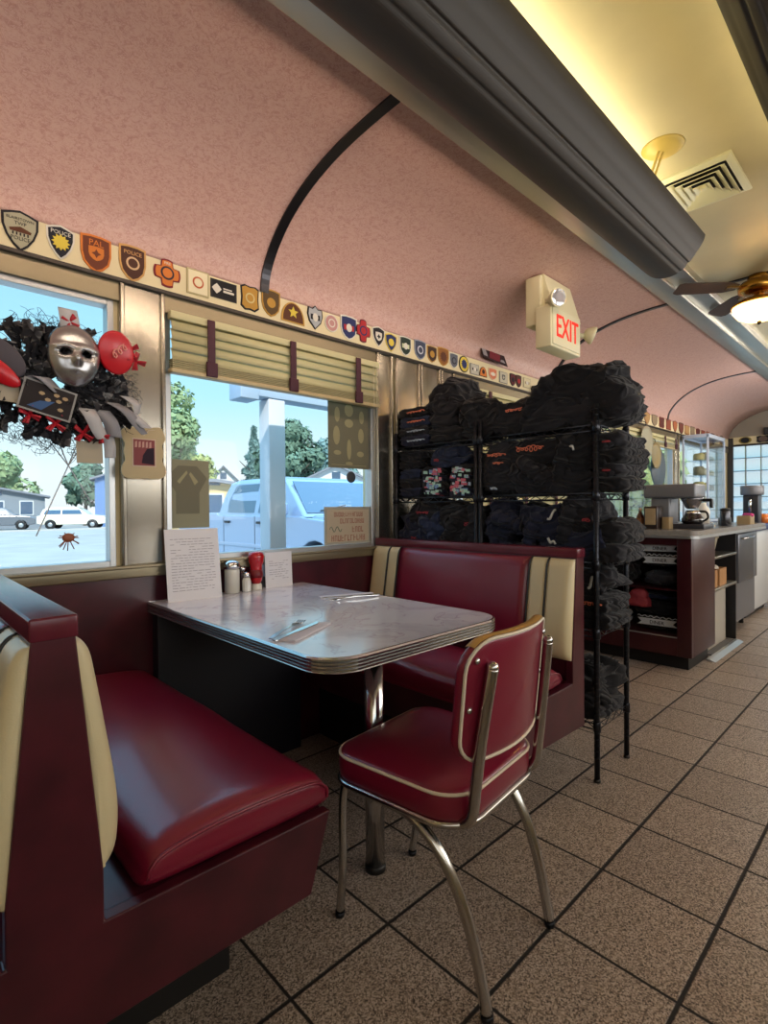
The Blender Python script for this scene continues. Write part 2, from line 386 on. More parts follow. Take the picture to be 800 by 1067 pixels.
# ------------------------------------------------------------------ cove light troughs
def cove(s, label):
    mir = lambda y: y if s > 0 else 2*YC-y
    outer = [(1.085, 2.505), (1.07, 2.43), (1.045, 2.37), (1.005, 2.315), (.972, 2.286), (.937, 2.272), (.9, 2.268), (.868, 2.273), (.853, 2.283), (.843, 2.284),
             (.826, 2.298), (.818, 2.312), (.808, 2.314), (.79, 2.335), (.778, 2.352), (.762, 2.372), (.748, 2.396), (.742, 2.42)]
    inner = [(.754, 2.42), (.757, 2.405), (.79, 2.365), (.83, 2.32), (.9, 2.29), (.95, 2.295), (1.0, 2.33), (1.05, 2.41), (1.068, 2.505)]
    outer = [(p.x, p.y) for p in catmull([Vector((a, b, 0)) for a, b in outer], 4)]
    poly = [(mir(y), z) for y, z in outer+inner]
    t = thing('cove_light_trough', label, 'light fixture', (0, mir(.92), 2.27), group=None)
    build('trough', MB().prism(poly, 'x', XA, 2.84), M_cove, t)
    cap = [(mir(y), z) for y, z in outer]
    build('end_cap', MB().prism(cap, 'x', 2.84, 2.852), M_cove, t)
    tb = MB(); tb.tube([(XA+.1, mir(.9), 2.345), (2.7, mir(.9), 2.345)], .016, 10)
    build('fluorescent_tube', tb, mat('lit_tube', '#fff4d0', .5, emit='#ffe3a0', estr=6), t)
    return t
cove(1, 'long grey fluted cove light trough hanging nearest the pink curved ceiling')
cove(-1, 'grey cove light trough at the upper right edge of the view')

# ------------------------------------------------------------------ booths
def bulge_profile(back, xm, flip, xf):
    # back: (x, z) top and bottom of the panel face; returns the cushion section, top to bottom
    (xt, zt), (xb, zb) = back; n = 14; out = []
    for i in range(n+1):
        t = i/n; z = zt+(zb-zt)*t; xl = xt+(xb-xt)*t
        s = min(1, (math.sin(PI*min(1, t*1.04+.0))**.55) if 0 < t < 1 else 0)
        out.append((xl, z, s))
    return out
def make_booth(cx, sides, label, toe_span, group=None):
    t = thing('booth_bench', label, 'booth', (cx, 1.54, 0))
    # s=+1: seat on the +X side of the panel centre cx, mirrored for -1; dimensions measured from the centre
    half_r = [(.031, .927), (.068, .527), (.068, .44), (.545, .434), (.49, .265)]
    def side(s): return [(cx+s*x, z) for x, z in half_r]
    if len(sides) == 2: poly = side(1)+side(-1)[::-1]
    else:
        s = sides[0]; poly = side(s)+[(cx-s*.03, .25), (cx-s*.03, .927)]
    build('end_panel', MB().prism(poly, 'y', .957, .985), M_maroon, t, bevel=.003)
    build('cap_rail', MB().rbox(cx-.034, cx+.034, .953, 2.117, .925, .962, .004), mat('maroon_laminate_cap', '#63202f', .22, var=.25, vscale=12), t)
    core = [(cx-.03, .925), (cx+.03, .925), (cx+.055 if 1 in sides else cx+.03, .46), (cx-.055 if -1 in sides else cx-.03, .46)]
    build('back_panel', MB().prism(core, 'y', .985, 2.117), M_maroon, t)
    if len(sides) == 1: build('back_skirt', MB().box(cx-.028, cx+.028, .985, 2.117, .26, .46), M_maroon, t)
    for s in sides:
        x = lambda d: cx+s*d
        a, b = sorted((x(.045), x(.488)))
        sb = MB().prism([(x(.03), .265), (x(.484), .265), (x(.535), .434), (x(.03), .434)], 'y', .986, 2.117)
        build('seat_base', sb, M_maroon, t)
        a, b = sorted((x(.0), x(toe_span)))
        build('toe_kick', MB().box(a, b, 1.19, 2.117, 0, .266), M_toe, t)
        # seat cushion: crowned, rolled over its front and end
        def cush(u, v, s=s):
            # u round the section, v along Y
            y = .966+(2.112-.966)*v
            e = min(1, (y-.966)/.05); e2 = min(1, (2.112-y)/.03)
            k = math.sqrt(max(0, 1-(1-e)**2)); k *= math.sqrt(max(0, 1-(1-e2)**2))
            sec = [(.15, .44), (.135, .47), (.15, .502), (.2, .522), (.3, .534), (.42, .53), (.5, .52), (.535, .505), (.552, .48), (.55, .45), (.535, .434), (.35, .434), (.15, .44)]
            p = sec_s[min(len(sec_s)-1, int(round(u*(len(sec_s)-1))))]
            zc = .478; xc = .345
            return (x(xc+(p[0]-xc)*(.93+.07*k)), y, zc+(p[1]-zc)*(.35+.65*k)+.004*math.sin(y*9)*(1 if p[1] > .5 else 0))
        sec_s = [(p.x, p.y) for p in catmull([Vector((a_, b_, 0)) for a_, b_ in [(.15, .44), (.135, .47), (.15, .502), (.2, .522), (.3, .534), (.42, .53), (.5, .52), (.535, .505), (.552, .48), (.55, .45), (.535, .434), (.35, .434)]], 4, True)]
        sec_s.append(sec_s[0])
        mb = MB(); vv = [0, .004, .01, .02, .03, .044]+[.07+i*.045 for i in range(20)]+[.96, .975, .99, 1]
        n = len(sec_s)-1
        vs = []; fs = []
        for v in vv:
            for i in range(n): vs.append(cush(i/n, v))
        for j in range(len(vv)-1):
            for i in range(n): fs.append((j*n+i, j*n+(i+1) % n, (j+1)*n+(i+1) % n, (j+1)*n+i))
        fs.append(list(range(n))[::-1]); fs.append([(len(vv)-1)*n+i for i in range(n)])
        mb.add(vs, fs, True)
        seat = build('seat_cushion', mb, M_vinyl, t)
        pp = [cush(i/n, .004) for i in range(n) if 3 <= i <= n-12]
        pp = [(a_, b_-.004, c_) for a_, b_, c_ in pp]
        build('seat_piping', MB().tube(pp, .0035, 6), M_vinyl, seat)
        # backrest in cream and maroon bands split by black piping
        secb = [(.031, .92), (.046, .912), (.058, .89), (.066, .85), (.081, .76), (.095, .67), (.1, .61), (.096, .56), (.083, .533), (.069, .527)]
        secb = [(p.x, p.y) for p in catmull([Vector((a_, b_, 0)) for a_, b_ in secb], 4)]
        line = lambda z: .031+(.927-z)*(.068-.031)/.4
        Y0, Y1 = .962, 2.112
        def bk(z, d, y):
            e = min(1, (y-Y0)/.035); e2 = min(1, (Y1-y)/.03); k = math.sqrt(max(0, 1-(1-e)**2))*math.sqrt(max(0, 1-(1-e2)**2))
            l = line(z); return l+(d-l)*(.45+.55*k)
        root = None
        bands = [(Y0, 1.07, M_cream), (1.07, 1.148, M_cream), (1.148, 1.91, M_vinyl), (1.91, 1.985, M_cream), (1.985, Y1, M_cream)]
        for (ya, yb, m_) in bands:
            ys = [ya+(yb-ya)*i/16 for i in range(17)]
            if ya == Y0: ys = [Y0, Y0+.002, Y0+.006, Y0+.012]+[q for q in ys if q > Y0+.015]
            if yb == Y1: ys = [q for q in ys if q < Y1-.012]+[Y1-.01, Y1-.004, Y1]
            vs = []; fs = []; k = len(secb)
            for y in ys:
                g = .006*(min(1, (y-ya)/.012)*min(1, (yb-y)/.012))-.006
                for (d, z) in secb: vs.append((x(bk(z, d, y)+(g if d-line(z) > .01 else 0)), y, z))
                for (d, z) in secb[::-1][1:-1]: vs.append((x(line(z)-.004), y, z))
            n = 2*k-2
            for j in range(len(ys)-1):
                for i in range(n): fs.append((j*n+i, j*n+(i+1) % n, (j+1)*n+(i+1) % n, (j+1)*n+i))
            fs.append(list(range(n))[::-1]); fs.append([(len(ys)-1)*n+i for i in range(n)])
            o = build('backrest', MB().add(vs, fs, True), m_, t, label='cream vinyl backrest band' if m_ is M_cream else 'maroon vinyl backrest panel')
            if ya > Y0+.01:
                pts = [(x(bk(z, d, ya)-.001), ya, z) for d, z in secb]
                build('piping', MB().tube(pts, .0045, 6), M_piping, o)
    return t
make_booth(.195, (1, -1), 'maroon double-sided booth bench in the left foreground, its seat facing the table', .41)
make_booth(1.995, (-1,), 'maroon booth bench with cream striped backrest in front of the clothing racks', .42)

# ------------------------------------------------------------------ table
TX0, TX1, TY0, TY1, TZ = .748, 1.488, .968, 2.117, .768
tb = thing('diner_table', 'grey marbled diner table with ribbed chrome edge between the two booths', 'table', (1.118, 1.54, 0))
def outline(o, n=10):
    r = .105+o; p = []
    for cx, cy, a0 in ((TX1-.105, TY0+.105, -PI/2),):
        for i in range(n+1): a = a0+PI/2*i/n; p.append((cx+r*math.cos(a), cy+r*math.sin(a)))
    p.append((TX1+o, TY1)); p.append((TX0-o, TY1))
    cx, cy = TX0+.105, TY0+.105
    for i in range(n+1): a = PI+PI/2*i/n; p.append((cx+r*math.cos(a), cy+r*math.sin(a)))
    return p
build('tabletop', MB().prism(outline(-.003), 'z', TZ-.036, TZ), M_marble, tb)
rings = [(-.004, TZ+.0008), (0, TZ)]
for k in range(4):
    z = TZ-.003-k*.0085
    rings += [(.0035, z-.0015), (.0035, z-.0055), (-.0015, z-.0068), (-.0015, z-.0078)]
rings += [(0, TZ-.039), (-.02, TZ-.039)]
vs = []; fs = []; n = len(outline(0))
for o, z in rings: vs += [(a, b, z) for a, b in outline(o)]
for j in range(len(rings)-1):
    for i in range(n): fs.append((j*n+i, j*n+(i+1) % n, (j+1)*n+(i+1) % n, (j+1)*n+i))
build('ribbed_edge', MB().add(vs, fs, False), mat('ribbed_aluminium', '#c4c4c4', .24, metal=1), tb)
lg = MB().tube([(1.104, 1.201, .018), (1.104, 1.201, TZ-.05)], .03, 20)
build('leg', lg, M_chrome, tb)
build('leg_foot', MB().lathe([(.033, 0), (.033, .014), (.03, .02)], (1.104, 1.201, 0), 20), M_black, tb)
build('mounting_plate', MB().rbox(1.0, 1.21, 1.09, 1.31, TZ-.05, TZ-.037, .003), M_blackmetal, tb)
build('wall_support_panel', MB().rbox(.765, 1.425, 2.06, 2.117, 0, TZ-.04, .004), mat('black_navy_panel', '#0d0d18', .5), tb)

# ------------------------------------------------------------------ chair
ch = thing('diner_chair', 'maroon vinyl chair with white piping and bent chrome legs at the table end', 'chair', (1.095, .915, 0), math.radians(6))
M_tubeworn = mat('worn_chrome_tube', '#b9b7b4', .2, metal=1)
def seat_outline(s=1, n=8):
    pts = []
    for cx, cy, r, a0 in ((.2-.085, -.2+.11, .095, -PI/2), (.215-.07, .225-.07, .07, 0), (-.215+.07, .225-.07, .07, PI/2), (-.2+.085, -.2+.11, .095, PI)):
        for i in range(n+1): a = a0+PI/2*i/n; pts.append(((cx+r*math.cos(a))*s, (cy+r*math.sin(a)+.0)*s))
    return pts
so = seat_outline()
mb = MB(); n = len(so); vs = []; fs = []
levels = [(.9, .408), (.97, .411), (.995, .425), (1.0, .445), (.995, .47), (.975, .482), (.93, .488), (.8, .494), (.6, .499), (.35, .502), (.1, .503)]
for s, z in levels: vs += [(a*s, b*s, z) for a, b in so]
for j in range(len(levels)-1):
    for i in range(n): fs.append((j*n+i, j*n+(i+1) % n, (j+1)*n+(i+1) % n, (j+1)*n+i))
fs.append(list(range(n))[::-1]); fs.append([(len(levels)-1)*n+i for i in range(n)])
seat = build('seat', mb.add(vs, fs, True), M_vinyl, ch, local=True)
build('seat_piping', MB().tube([(a*.99, b*.99, .477) for a, b in so], .0042, 6, closed=True), M_wpiping, seat, local=True, label='cream seat piping')
build('seat_rim', MB().tube([(a*.985, b*.985, .408) for a, b in so], .009, 8, closed=True), M_tubeworn, ch, local=True, label='chrome seat rim')
# curved backrest pad: outline in (x, z), bent round the sitter
def bend(x, z, off=0): return (x, -.235+1.15*x*x+off-(z-.7)*.1, z)
bo = []
w, z0, z1 = .203, .553, .838
for cx, cz, r, a0 in ((w-.06, z0+.06, .06, -PI/2), (w-.075, z1-.075, .075, 0), (-w+.075, z1-.075, .075, PI/2), (-w+.06, z0+.06, .06, PI)):
    for i in range(7): a = a0+PI/2*i/6; bo.append((cx+r*math.cos(a), cz+r*math.sin(a)))
# outline gets extra points on the long edges so it bends smoothly
dense = []
for i in range(len(bo)):
    a = Vector(bo[i]); b_ = Vector(bo[(i+1) % len(bo)]); k = max(1, int((b_-a).length/.03))
    for j in range(k): dense.append(a+(b_-a)*j/k)
bo = [(p.x, p.y) for p in dense]
mb = MB(); n = len(bo); vs = []; fs = []
lev = [(.02, 0), (.5, 0), (.8, .0), (.93, .001), (.98, .004), (1, .011), (1, .019), (.985, .026), (.95, .034), (.85, .043), (.6, .05), (.3, .053), (.02, .054)]
zc = (z0+z1)/2
for s, d in lev: vs += [bend(a*s, zc+(b_-zc)*s, d) for a, b_ in bo]
for j in range(len(lev)-1):
    for i in range(n): fs.append((j*n+i, j*n+(i+1) % n, (j+1)*n+(i+1) % n, (j+1)*n+i))
fs.append(list(range(n))[::-1]); fs.append([(len(lev)-1)*n+i for i in range(n)])
back = build('backrest', mb.add(vs, fs, True), M_vinyl, ch, local=True)
build('back_piping', MB().tube([bend(a*.985, zc+(b_-zc)*.985, .002) for a, b_ in bo], .0042, 6, closed=True), M_wpiping, back, local=True, label='cream piping round the back')
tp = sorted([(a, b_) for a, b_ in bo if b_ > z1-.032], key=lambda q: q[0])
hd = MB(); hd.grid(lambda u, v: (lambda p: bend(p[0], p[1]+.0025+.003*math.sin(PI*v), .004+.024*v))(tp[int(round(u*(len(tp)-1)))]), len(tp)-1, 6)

build('hand_grip', hd, mat('tan_vinyl', '#b08648', .4), back, local=True, label='tan top welt of the backrest')  # tan strip painted in for the lit ceiling reflected on the pad top
for s in (-1, 1):
    # back post: up the back pad, down, and curling forward under the seat
    pts = catmull([(s*.13, .06, .399), (s*.15, -.06, .397), (s*.163, -.135, .4), (s*.168, -.185, .43), (s*.168, -.198, .5), (s*.165, -.21, .6), (s*.155, -.226, .72), (s*.15, -.233, .772)], 8)
    post = build('back_post', MB().tube(pts, .0136, 12).ball((s*.15, -.233, .775), .0139, 2), M_tubeworn, ch, local=True)
    bl = MB()
    for z, x_ in ((.6, .165), (.71, .155)): bl.ball((s*x_, bend(s*x_, z)[1]-.022, z), .007, 2, (1, .6, 1))
    for z, x_ in ((.68, .185), (.79, .175)): bl.ball((s*x_, bend(s*x_, z)[1]-.001, z), .008, 2, (1, .6, 1))
    build('bolt', bl, M_chrome, post, local=True)
    # rear leg: runs along the seat side from the front, then sweeps down and back
    pts = catmull([(s*.185, .2, .398), (s*.186, .05, .396), (s*.185, -.03, .385), (s*.182, -.1, .34), (s*.178, -.155, .26), (s*.173, -.195, .15), (s*.17, -.225, .012)], 8)
    l = build('leg', MB().tube(pts, .0136, 12), M_tubeworn, ch, local=True)
    build('leg_cap', MB().tube([(s*.17, -.226, 0), (s*.17, -.2245, .014)], .0145, 12), M_blackmetal, l, local=True)
    pts = catmull([(s*.17, .1, .398), (s*.174, .165, .398), (s*.176, .2, .38), (s*.175, .212, .3), (s*.172, .216, .15), (s*.166, .235, .012)], 8)
    l = build('leg', MB().tube(pts, .0115, 12), M_tubeworn, ch, local=True)
    build('leg_cap', MB().tube([(s*.166, .2355, 0), (s*.166, .234, .014)], .0135, 12), M_blackmetal, l, local=True)
build('seat_board', MB().prism([(a*.93, b_*.93) for a, b_ in so], 'z', .398, .411), M_toe, ch, local=True)

# ------------------------------------------------------------------ things on the table
def lines_mb(x0, x1, z0, z1, rows, seed, y):
    r = random.Random(seed); mb = MB()
    for i in range(rows):
        z = z1-(z1-z0)*i/rows; a = x0; 
        while a < x1-.01:
            w_ = r.uniform(.008, .026)
            if r.random() < .85: mb.box(a, min(x1, a+w_), y-.0004, y, z-.0022, z)
            a += w_+.004
    return mb
M_ink = mat('grey_print', '#9a98a4', .8)
def menu(name, label, c, w_, h_, rz, lean, rows, seed):
    t = thing(name, label, 'menu', c, rz)
    sh = lambda mb: mb.xf(RX(lean))
    build('sheet', sh(MB().box(-w_/2, w_/2, 0, .002, 0, h_)), M_paperw, t, local=True)
    build('back_sheet', MB().box(-w_/2, w_/2, 0, .002, 0, h_*math.cos(lean)).xf(Matrix.Translation((0, -math.sin(lean)*h_*1.0+.004, 0)) @ RX(0)), M_paperw, t, local=True) if False else None
    build('printed_lines', sh(lines_mb(-w_/2+.02, w_/2-.02, .03, h_-.04, rows, seed, -.0002)), M_ink, t, local=True)
    build('foot', MB().box(-w_/2, w_/2, .0, .03, 0, .002), M_paperw, t, local=True)
menu('paper_menu', 'tall white paper menu leaning upright at the window end of the table', (.905, 2.03, TZ), .215, .285, math.radians(-5), math.radians(-9), 20, 3)
menu('menu_card', 'small white card standing upright right of the ketchup bottle', (1.325, 2.08, TZ), .14, .16, math.radians(-2), math.radians(-3), 9, 5)
t = thing('sugar_shaker', 'glass sugar shaker with chrome lid beside the tall paper menu', 'shaker', (1.083, 2.07, TZ))
build('jar', MB().lathe([(.026, 0), (.032, .004), (.032, .095), (.03, .105), (.028, .108)], (1.083, 2.07, TZ), 20), mat('sugar_glass', '#cfcdc2', .15, coat=.6), t)
build('lid', MB().lathe([(.034, .105), (.035, .118), (.031, .13), (.018, .139), (0, .141)], (1.083, 2.07, TZ), 20), M_chrome, t)
t = thing('salt_shaker', 'small faceted salt shaker with metal cap in front of the ketchup', 'shaker', (1.146, 2.06, TZ))
build('jar', MB().lathe([(.016, 0), (.019, .003), (.019, .045), (.014, .062), (.013, .066)], (1.146, 2.06, TZ), 10, sm=False), mat('salt_glass', '#d9d8d0', .15, coat=.6), t)
build('lid', MB().lathe([(.0155, .062), (.0165, .075), (.012, .084), (0, .087)], (1.146, 2.06, TZ), 16), M_chrome, t)
t = thing('pepper_shaker', 'dark pepper shaker behind the salt shaker', 'shaker', (1.145, 2.095, TZ))
build('jar', MB().lathe([(.016, 0), (.018, .003), (.018, .075), (.014, .09)], (1.145, 2.095, TZ), 12), mat('pepper_glass', '#3a1c22', .15, coat=.5), t)
build('lid', MB().lathe([(.0155, .088), (.0165, .1), (.011, .108), (0, .11)], (1.145, 2.095, TZ), 16), M_chrome, t)
t = thing('ketchup_bottle', 'red squeeze ketchup bottle standing upside down on the table', 'bottle', (1.205, 2.08, TZ))
build('cap', MB().lathe([(.024, 0), (.025, .004), (.024, .024), (.02, .028)], (1.205, 2.08, TZ), 20), M_white, t)
build('bottle', MB().lathe([(.019, .028), (.026, .045), (.029, .07), (.026, .095), (.027, .11), (.034, .125), (.036, .15), (.031, .165), (.015, .17), (0, .171)], (1.205, 2.08, TZ), 24), mat('ketchup_red', '#b00a18', .22, coat=.5), t)
build('label', MB().lathe([(.0292, .055), (.03, .07), (.0275, .09)], (1.205, 2.08, TZ), 24), mat('label_dark_red', '#6d0c16', .4), t)
t = thing('napkin_packet', 'white sugar packets holder behind the ketchup bottle', 'holder', (1.2, 2.095, TZ))
build('frame', MB().rbox(1.19, 1.27, 2.106, 2.116, TZ, TZ+.05, .003), M_chrome, t)
build('packets', MB().box(1.193, 1.267, 2.108, 2.1145, TZ+.004, TZ+.115), mat('pale_blue_paper', '#b9cbe6', .7), t)

def fork_mb():
    mb = MB(); s = lambda pts: [(a, b) for a, b in pts]
    hw = [(-.095, .005), (-.07, .0065), (-.02, .004), (.03, .003), (.045, .006), (.058, .0115), (.07, .012)]
    for i in range(len(hw)-1):
        (x0, w0), (x1, w1) = hw[i], hw[i+1]; z0 = .003+.004*math.sin((x0+.095)/.165*PI); z1 = .003+.004*math.sin((x1+.095)/.165*PI)
        mb.add([(x0,-w0,z0),(x1,-w1,z1),(x1,w1,z1),(x0,w0,z0),(x0,-w0,z0+.002),(x1,-w1,z1+.002),(x1,w1,z1+.002),(x0,w0,z0+.002)], [(0,3,2,1),(4,5,6,7),(0,1,5,4),(2,3,7,6),(1,2,6,5),(3,0,4,7)], False)
    for k in range(4):
        y = -.0096+k*.0064; mb.tube([(.068, y, .0045), (.085, y, .003), (.102, y, .007)], .0016, 5)
    return mb
def knife_mb():
    mb = MB()
    mb.prism([(-.105, -.006), (-.1, -.0085), (-.02, -.006), (.0, -.009), (.09, -.0085), (.11, .0), (.105, .007), (0, .007), (-.02, .0055), (-.1, .0075)], 'z', .0, .0025)
    return mb
for (x, y, rz, where) in ((.882, 1.275, math.radians(27), 'near left edge of the tabletop'), (1.362, 1.625, math.radians(160), 'far side of the tabletop by the booth')):
    R_ = RZ(rz); SC = Matrix.Diagonal((1.15, 1.15, 1, 1))
    nm = MB().box(-.1, .1, -.04, .016, 0, .0035).box(-.1, .1, -.04, -.014, .0036, .0062).xf(T(x, y, TZ+.0005) @ R_ @ SC)
    single('paper_napkin', nm, mat('napkin_paper', '#cbc6cc', .8), 'folded white paper napkin under cutlery on the '+where, 'napkin', 'napkins on the table', bevel=.001)
    fk = fork_mb().xf(T(x, y, TZ+.0075) @ R_ @ SC @ T(-.005, .036, -.006) @ RZ(math.radians(6)))
    single('fork', fk, M_chrome, 'steel fork lying on the '+where, 'fork', 'forks on the table')
    kn = knife_mb().xf(T(x, y, TZ+.0072) @ R_ @ SC @ T(-.01, .004, -.003) @ RZ(math.radians(-3)))
    single('knife', kn, M_chrome, 'steel table knife on a napkin at the '+where, 'knife', 'knives on the table')

# ------------------------------------------------------------------ wire racks
SH = [.24, .62, .9, 1.185, 1.465]
RX0, RX1 = 2.1, 2.4
def make_rack(y0, y1, label, corner_cut=False):
    t = thing('wire_rack', label, 'rack', ((RX0+RX1)/2, (y0+y1)/2, 0), group=None)
    for x in (RX0, RX1):
        for y in (y0, y1):
            p = MB().tube([(x, y, .012), (x, y, 1.545)], .0115, 12)
            z = .1
            while z < 1.53:
                p.lathe([(.0118, z), (.0124, z+.001), (.0124, z+.003), (.0118, z+.004)], (x, y, 0), 12); z += .0254
            po = build('post', p, M_blackmetal, t)
            build('foot', MB().lathe([(.013, 0), (.014, .004), (.012, .014)], (x, y, 0), 12), M_black, po)
    for z in SH:
        s = MB(); a, b, c, d = RX0, RX1, y0, y1
        for zz in (z-.028, z-.004):
            s.tube([(a, c, zz), (b, c, zz), (b, d, zz), (a, d, zz)], .0032, 6, closed=True)
        for (p, q) in (((a, c), (a, d)), ((b, c), (b, d)), ((a, c), (b, c)), ((a, d), (b, d))):
            k = 14 if p[0] == q[0] else 8
            pts = [(p[0]+(q[0]-p[0])*i/k, p[1]+(q[1]-p[1])*i/k, z-.004 if i % 2 else z-.028) for i in range(k+1)]
            s.tube(pts, .0025, 5)
        y = c+.025
        while y < d-.01: s.tube([(a, y, z-.002), (b, y, z-.002)], .0018, 5); y += .025
        for x in (a+.1, a+.2): s.tube([(x, c, z-.006), (x, d, z-.006)], .0028, 5)
        for x in (a, b):
            for y in (c, d): s.lathe([(.0125, z-.034), (.016, z-.032), (.0145, z+.006), (.0125, z+.008)], (x, y, 0), 12)
        build('wire_shelf', s, M_blackmetal, t)
    return t
make_rack(.94, 1.508, 'black wire rack at the aisle end, piled high with dark sweatshirts')
make_rack(1.535, 2.085, 'black wire rack beside the window, piled with dark sweatshirts')

# ------------------------------------------------------------------ garments
def cloth_mat(name, col, col2):
    m = mat(name, col, .85, spec=.2, bump=.3, bscale=420, sheen=.1, var=.2, vscale=14, col2=col2)
    # broad soft wrinkles under the fine weave
    nt = m.node_tree; N = nt.nodes; L = nt.links; tc = N.new('ShaderNodeTexCoord')
    n1 = N.new('ShaderNodeTexNoise'); n1.inputs['Scale'].default_value = 6.5; n1.inputs['Detail'].default_value = 1; n1.inputs['Distortion'].default_value = .9
    mp = N.new('ShaderNodeMapping'); mp.inputs['Scale'].default_value = (1, .8, 1.7); L.new(tc.outputs['Object'], mp.inputs[0]); L.new(mp.outputs[0], n1.inputs['Vector'])
    ab = N.new('ShaderNodeMath'); ab.operation = 'PINGPONG'; ab.inputs[1].default_value = .12; L.new(n1.outputs['Fac'], ab.inputs[0])
    b2 = N.new('ShaderNodeBump'); b2.inputs['Strength'].default_value = 1; b2.inputs['Distance'].default_value = .1; L.new(ab.outputs[0], b2.inputs['Height'])
    b1 = [n for n in N if n.type == 'BUMP' and n != b2][0]; L.new(b2.outputs[0], b1.inputs['Normal'])
    return m
M_hood = cloth_mat('black_fleece', '#1c1c20', '#131317')
M_hood2 = cloth_mat('charcoal_fleece', '#242429', '#19191e')
M_navy = cloth_mat('navy_fleece', '#22263c', '#181b2b')
M_navy2 = cloth_mat('slate_navy_jersey', '#26304a', '#1b2236')
M_grey_f = cloth_mat('grey_jersey', '#3c3f48', '#2c2e36')
M_orange = mat('coral_print', '#d8785a', .7)
M_palep = mat('pale_print', '#a9b6c4', .7)
M_redp = mat('red_print', '#98303a', .7)
M_tag = mat('white_drawstring', '#c9c9c2', .6)
_ICO = {}
def ico(sub):
    if sub not in _ICO:
        bm = bmesh.new(); bmesh.ops.create_icosphere(bm, subdivisions=sub, radius=1); bm.verts.index_update()
        _ICO[sub] = ([v.co.copy() for v in bm.verts], [[v.index for v in f.verts] for f in bm.faces]); bm.free()
    return _ICO[sub]
def cloth_shape(c, h, seed, layers=0, sub=5, rz=0, amp=1.0, e=.55, droop=0, xmin=None):
    ds, fs = ico(sub); o = Vector((seed*3.17, seed*1.31, seed*7.7)); vs = []
    R_ = RZ(rz); hs = Vector(h)
    for d in ds:
        p = Vector([math.copysign(abs(q)**e, q)*s for q, s in zip(d, hs)])
        low = noise.noise(p*5+o)
        wv = noise.noise_vector(p*4+o)
        # long soft creases: ridges of warped noise, finer pleats over them
        g1 = (1-min(1, abs(noise.noise(Vector((p.x*6+wv.x*1.1, p.y*6+wv.y*1.1, p.z*13+wv.z*1.1))+o))*2.2))**1.3*1.5-.5
        g2 = (1-min(1, abs(noise.noise(Vector((p.x*10+wv.y*1.6, p.y*10+wv.z*1.6, p.z*20+wv.x*1.4))+o*2))*2.2))**1.3*1.5-.5
        if layers:
            sidef = max(0, 1-abs(d.z)**1.5)
            a = p.z/hs.z+.25*noise.noise(Vector((p.x*4, p.y*4, 0))+o)
            lay = -abs(math.cos(PI*layers*a/2))**6
            dp = .013*sidef*lay+amp*(.010*g1+.007*g2)+.02*low*amp
        else:
            dp = amp*(.034*g1+.017*g2)+.05*low*amp
        q = p+d*dp
        if droop: q.z -= droop*max(0, -d.x)**2
        if q.z < -hs.z: q.z = -hs.z-(.35*(q.z+hs.z) if droop else 0)
        q = R_ @ q+Vector((c[0], c[1], c[2]+hs.z))
        if xmin and q.x < xmin: q.x = xmin+(q.x-xmin)*.12
        vs.append(q)
    return vs, fs
def squiggle(n, w_, h_, seed):
    # loops of an unreadable script print
    r = random.Random(seed); pts = []
    k = int(n*14)
    for i in range(k):
        t = i/k; a = t*n*2*PI
        pts.append((-w_/2+w_*t+.012*math.sin(a), h_*(.5+.25*math.sin(t*9+seed))*math.cos(a)))
    return pts
GROUPS = 0
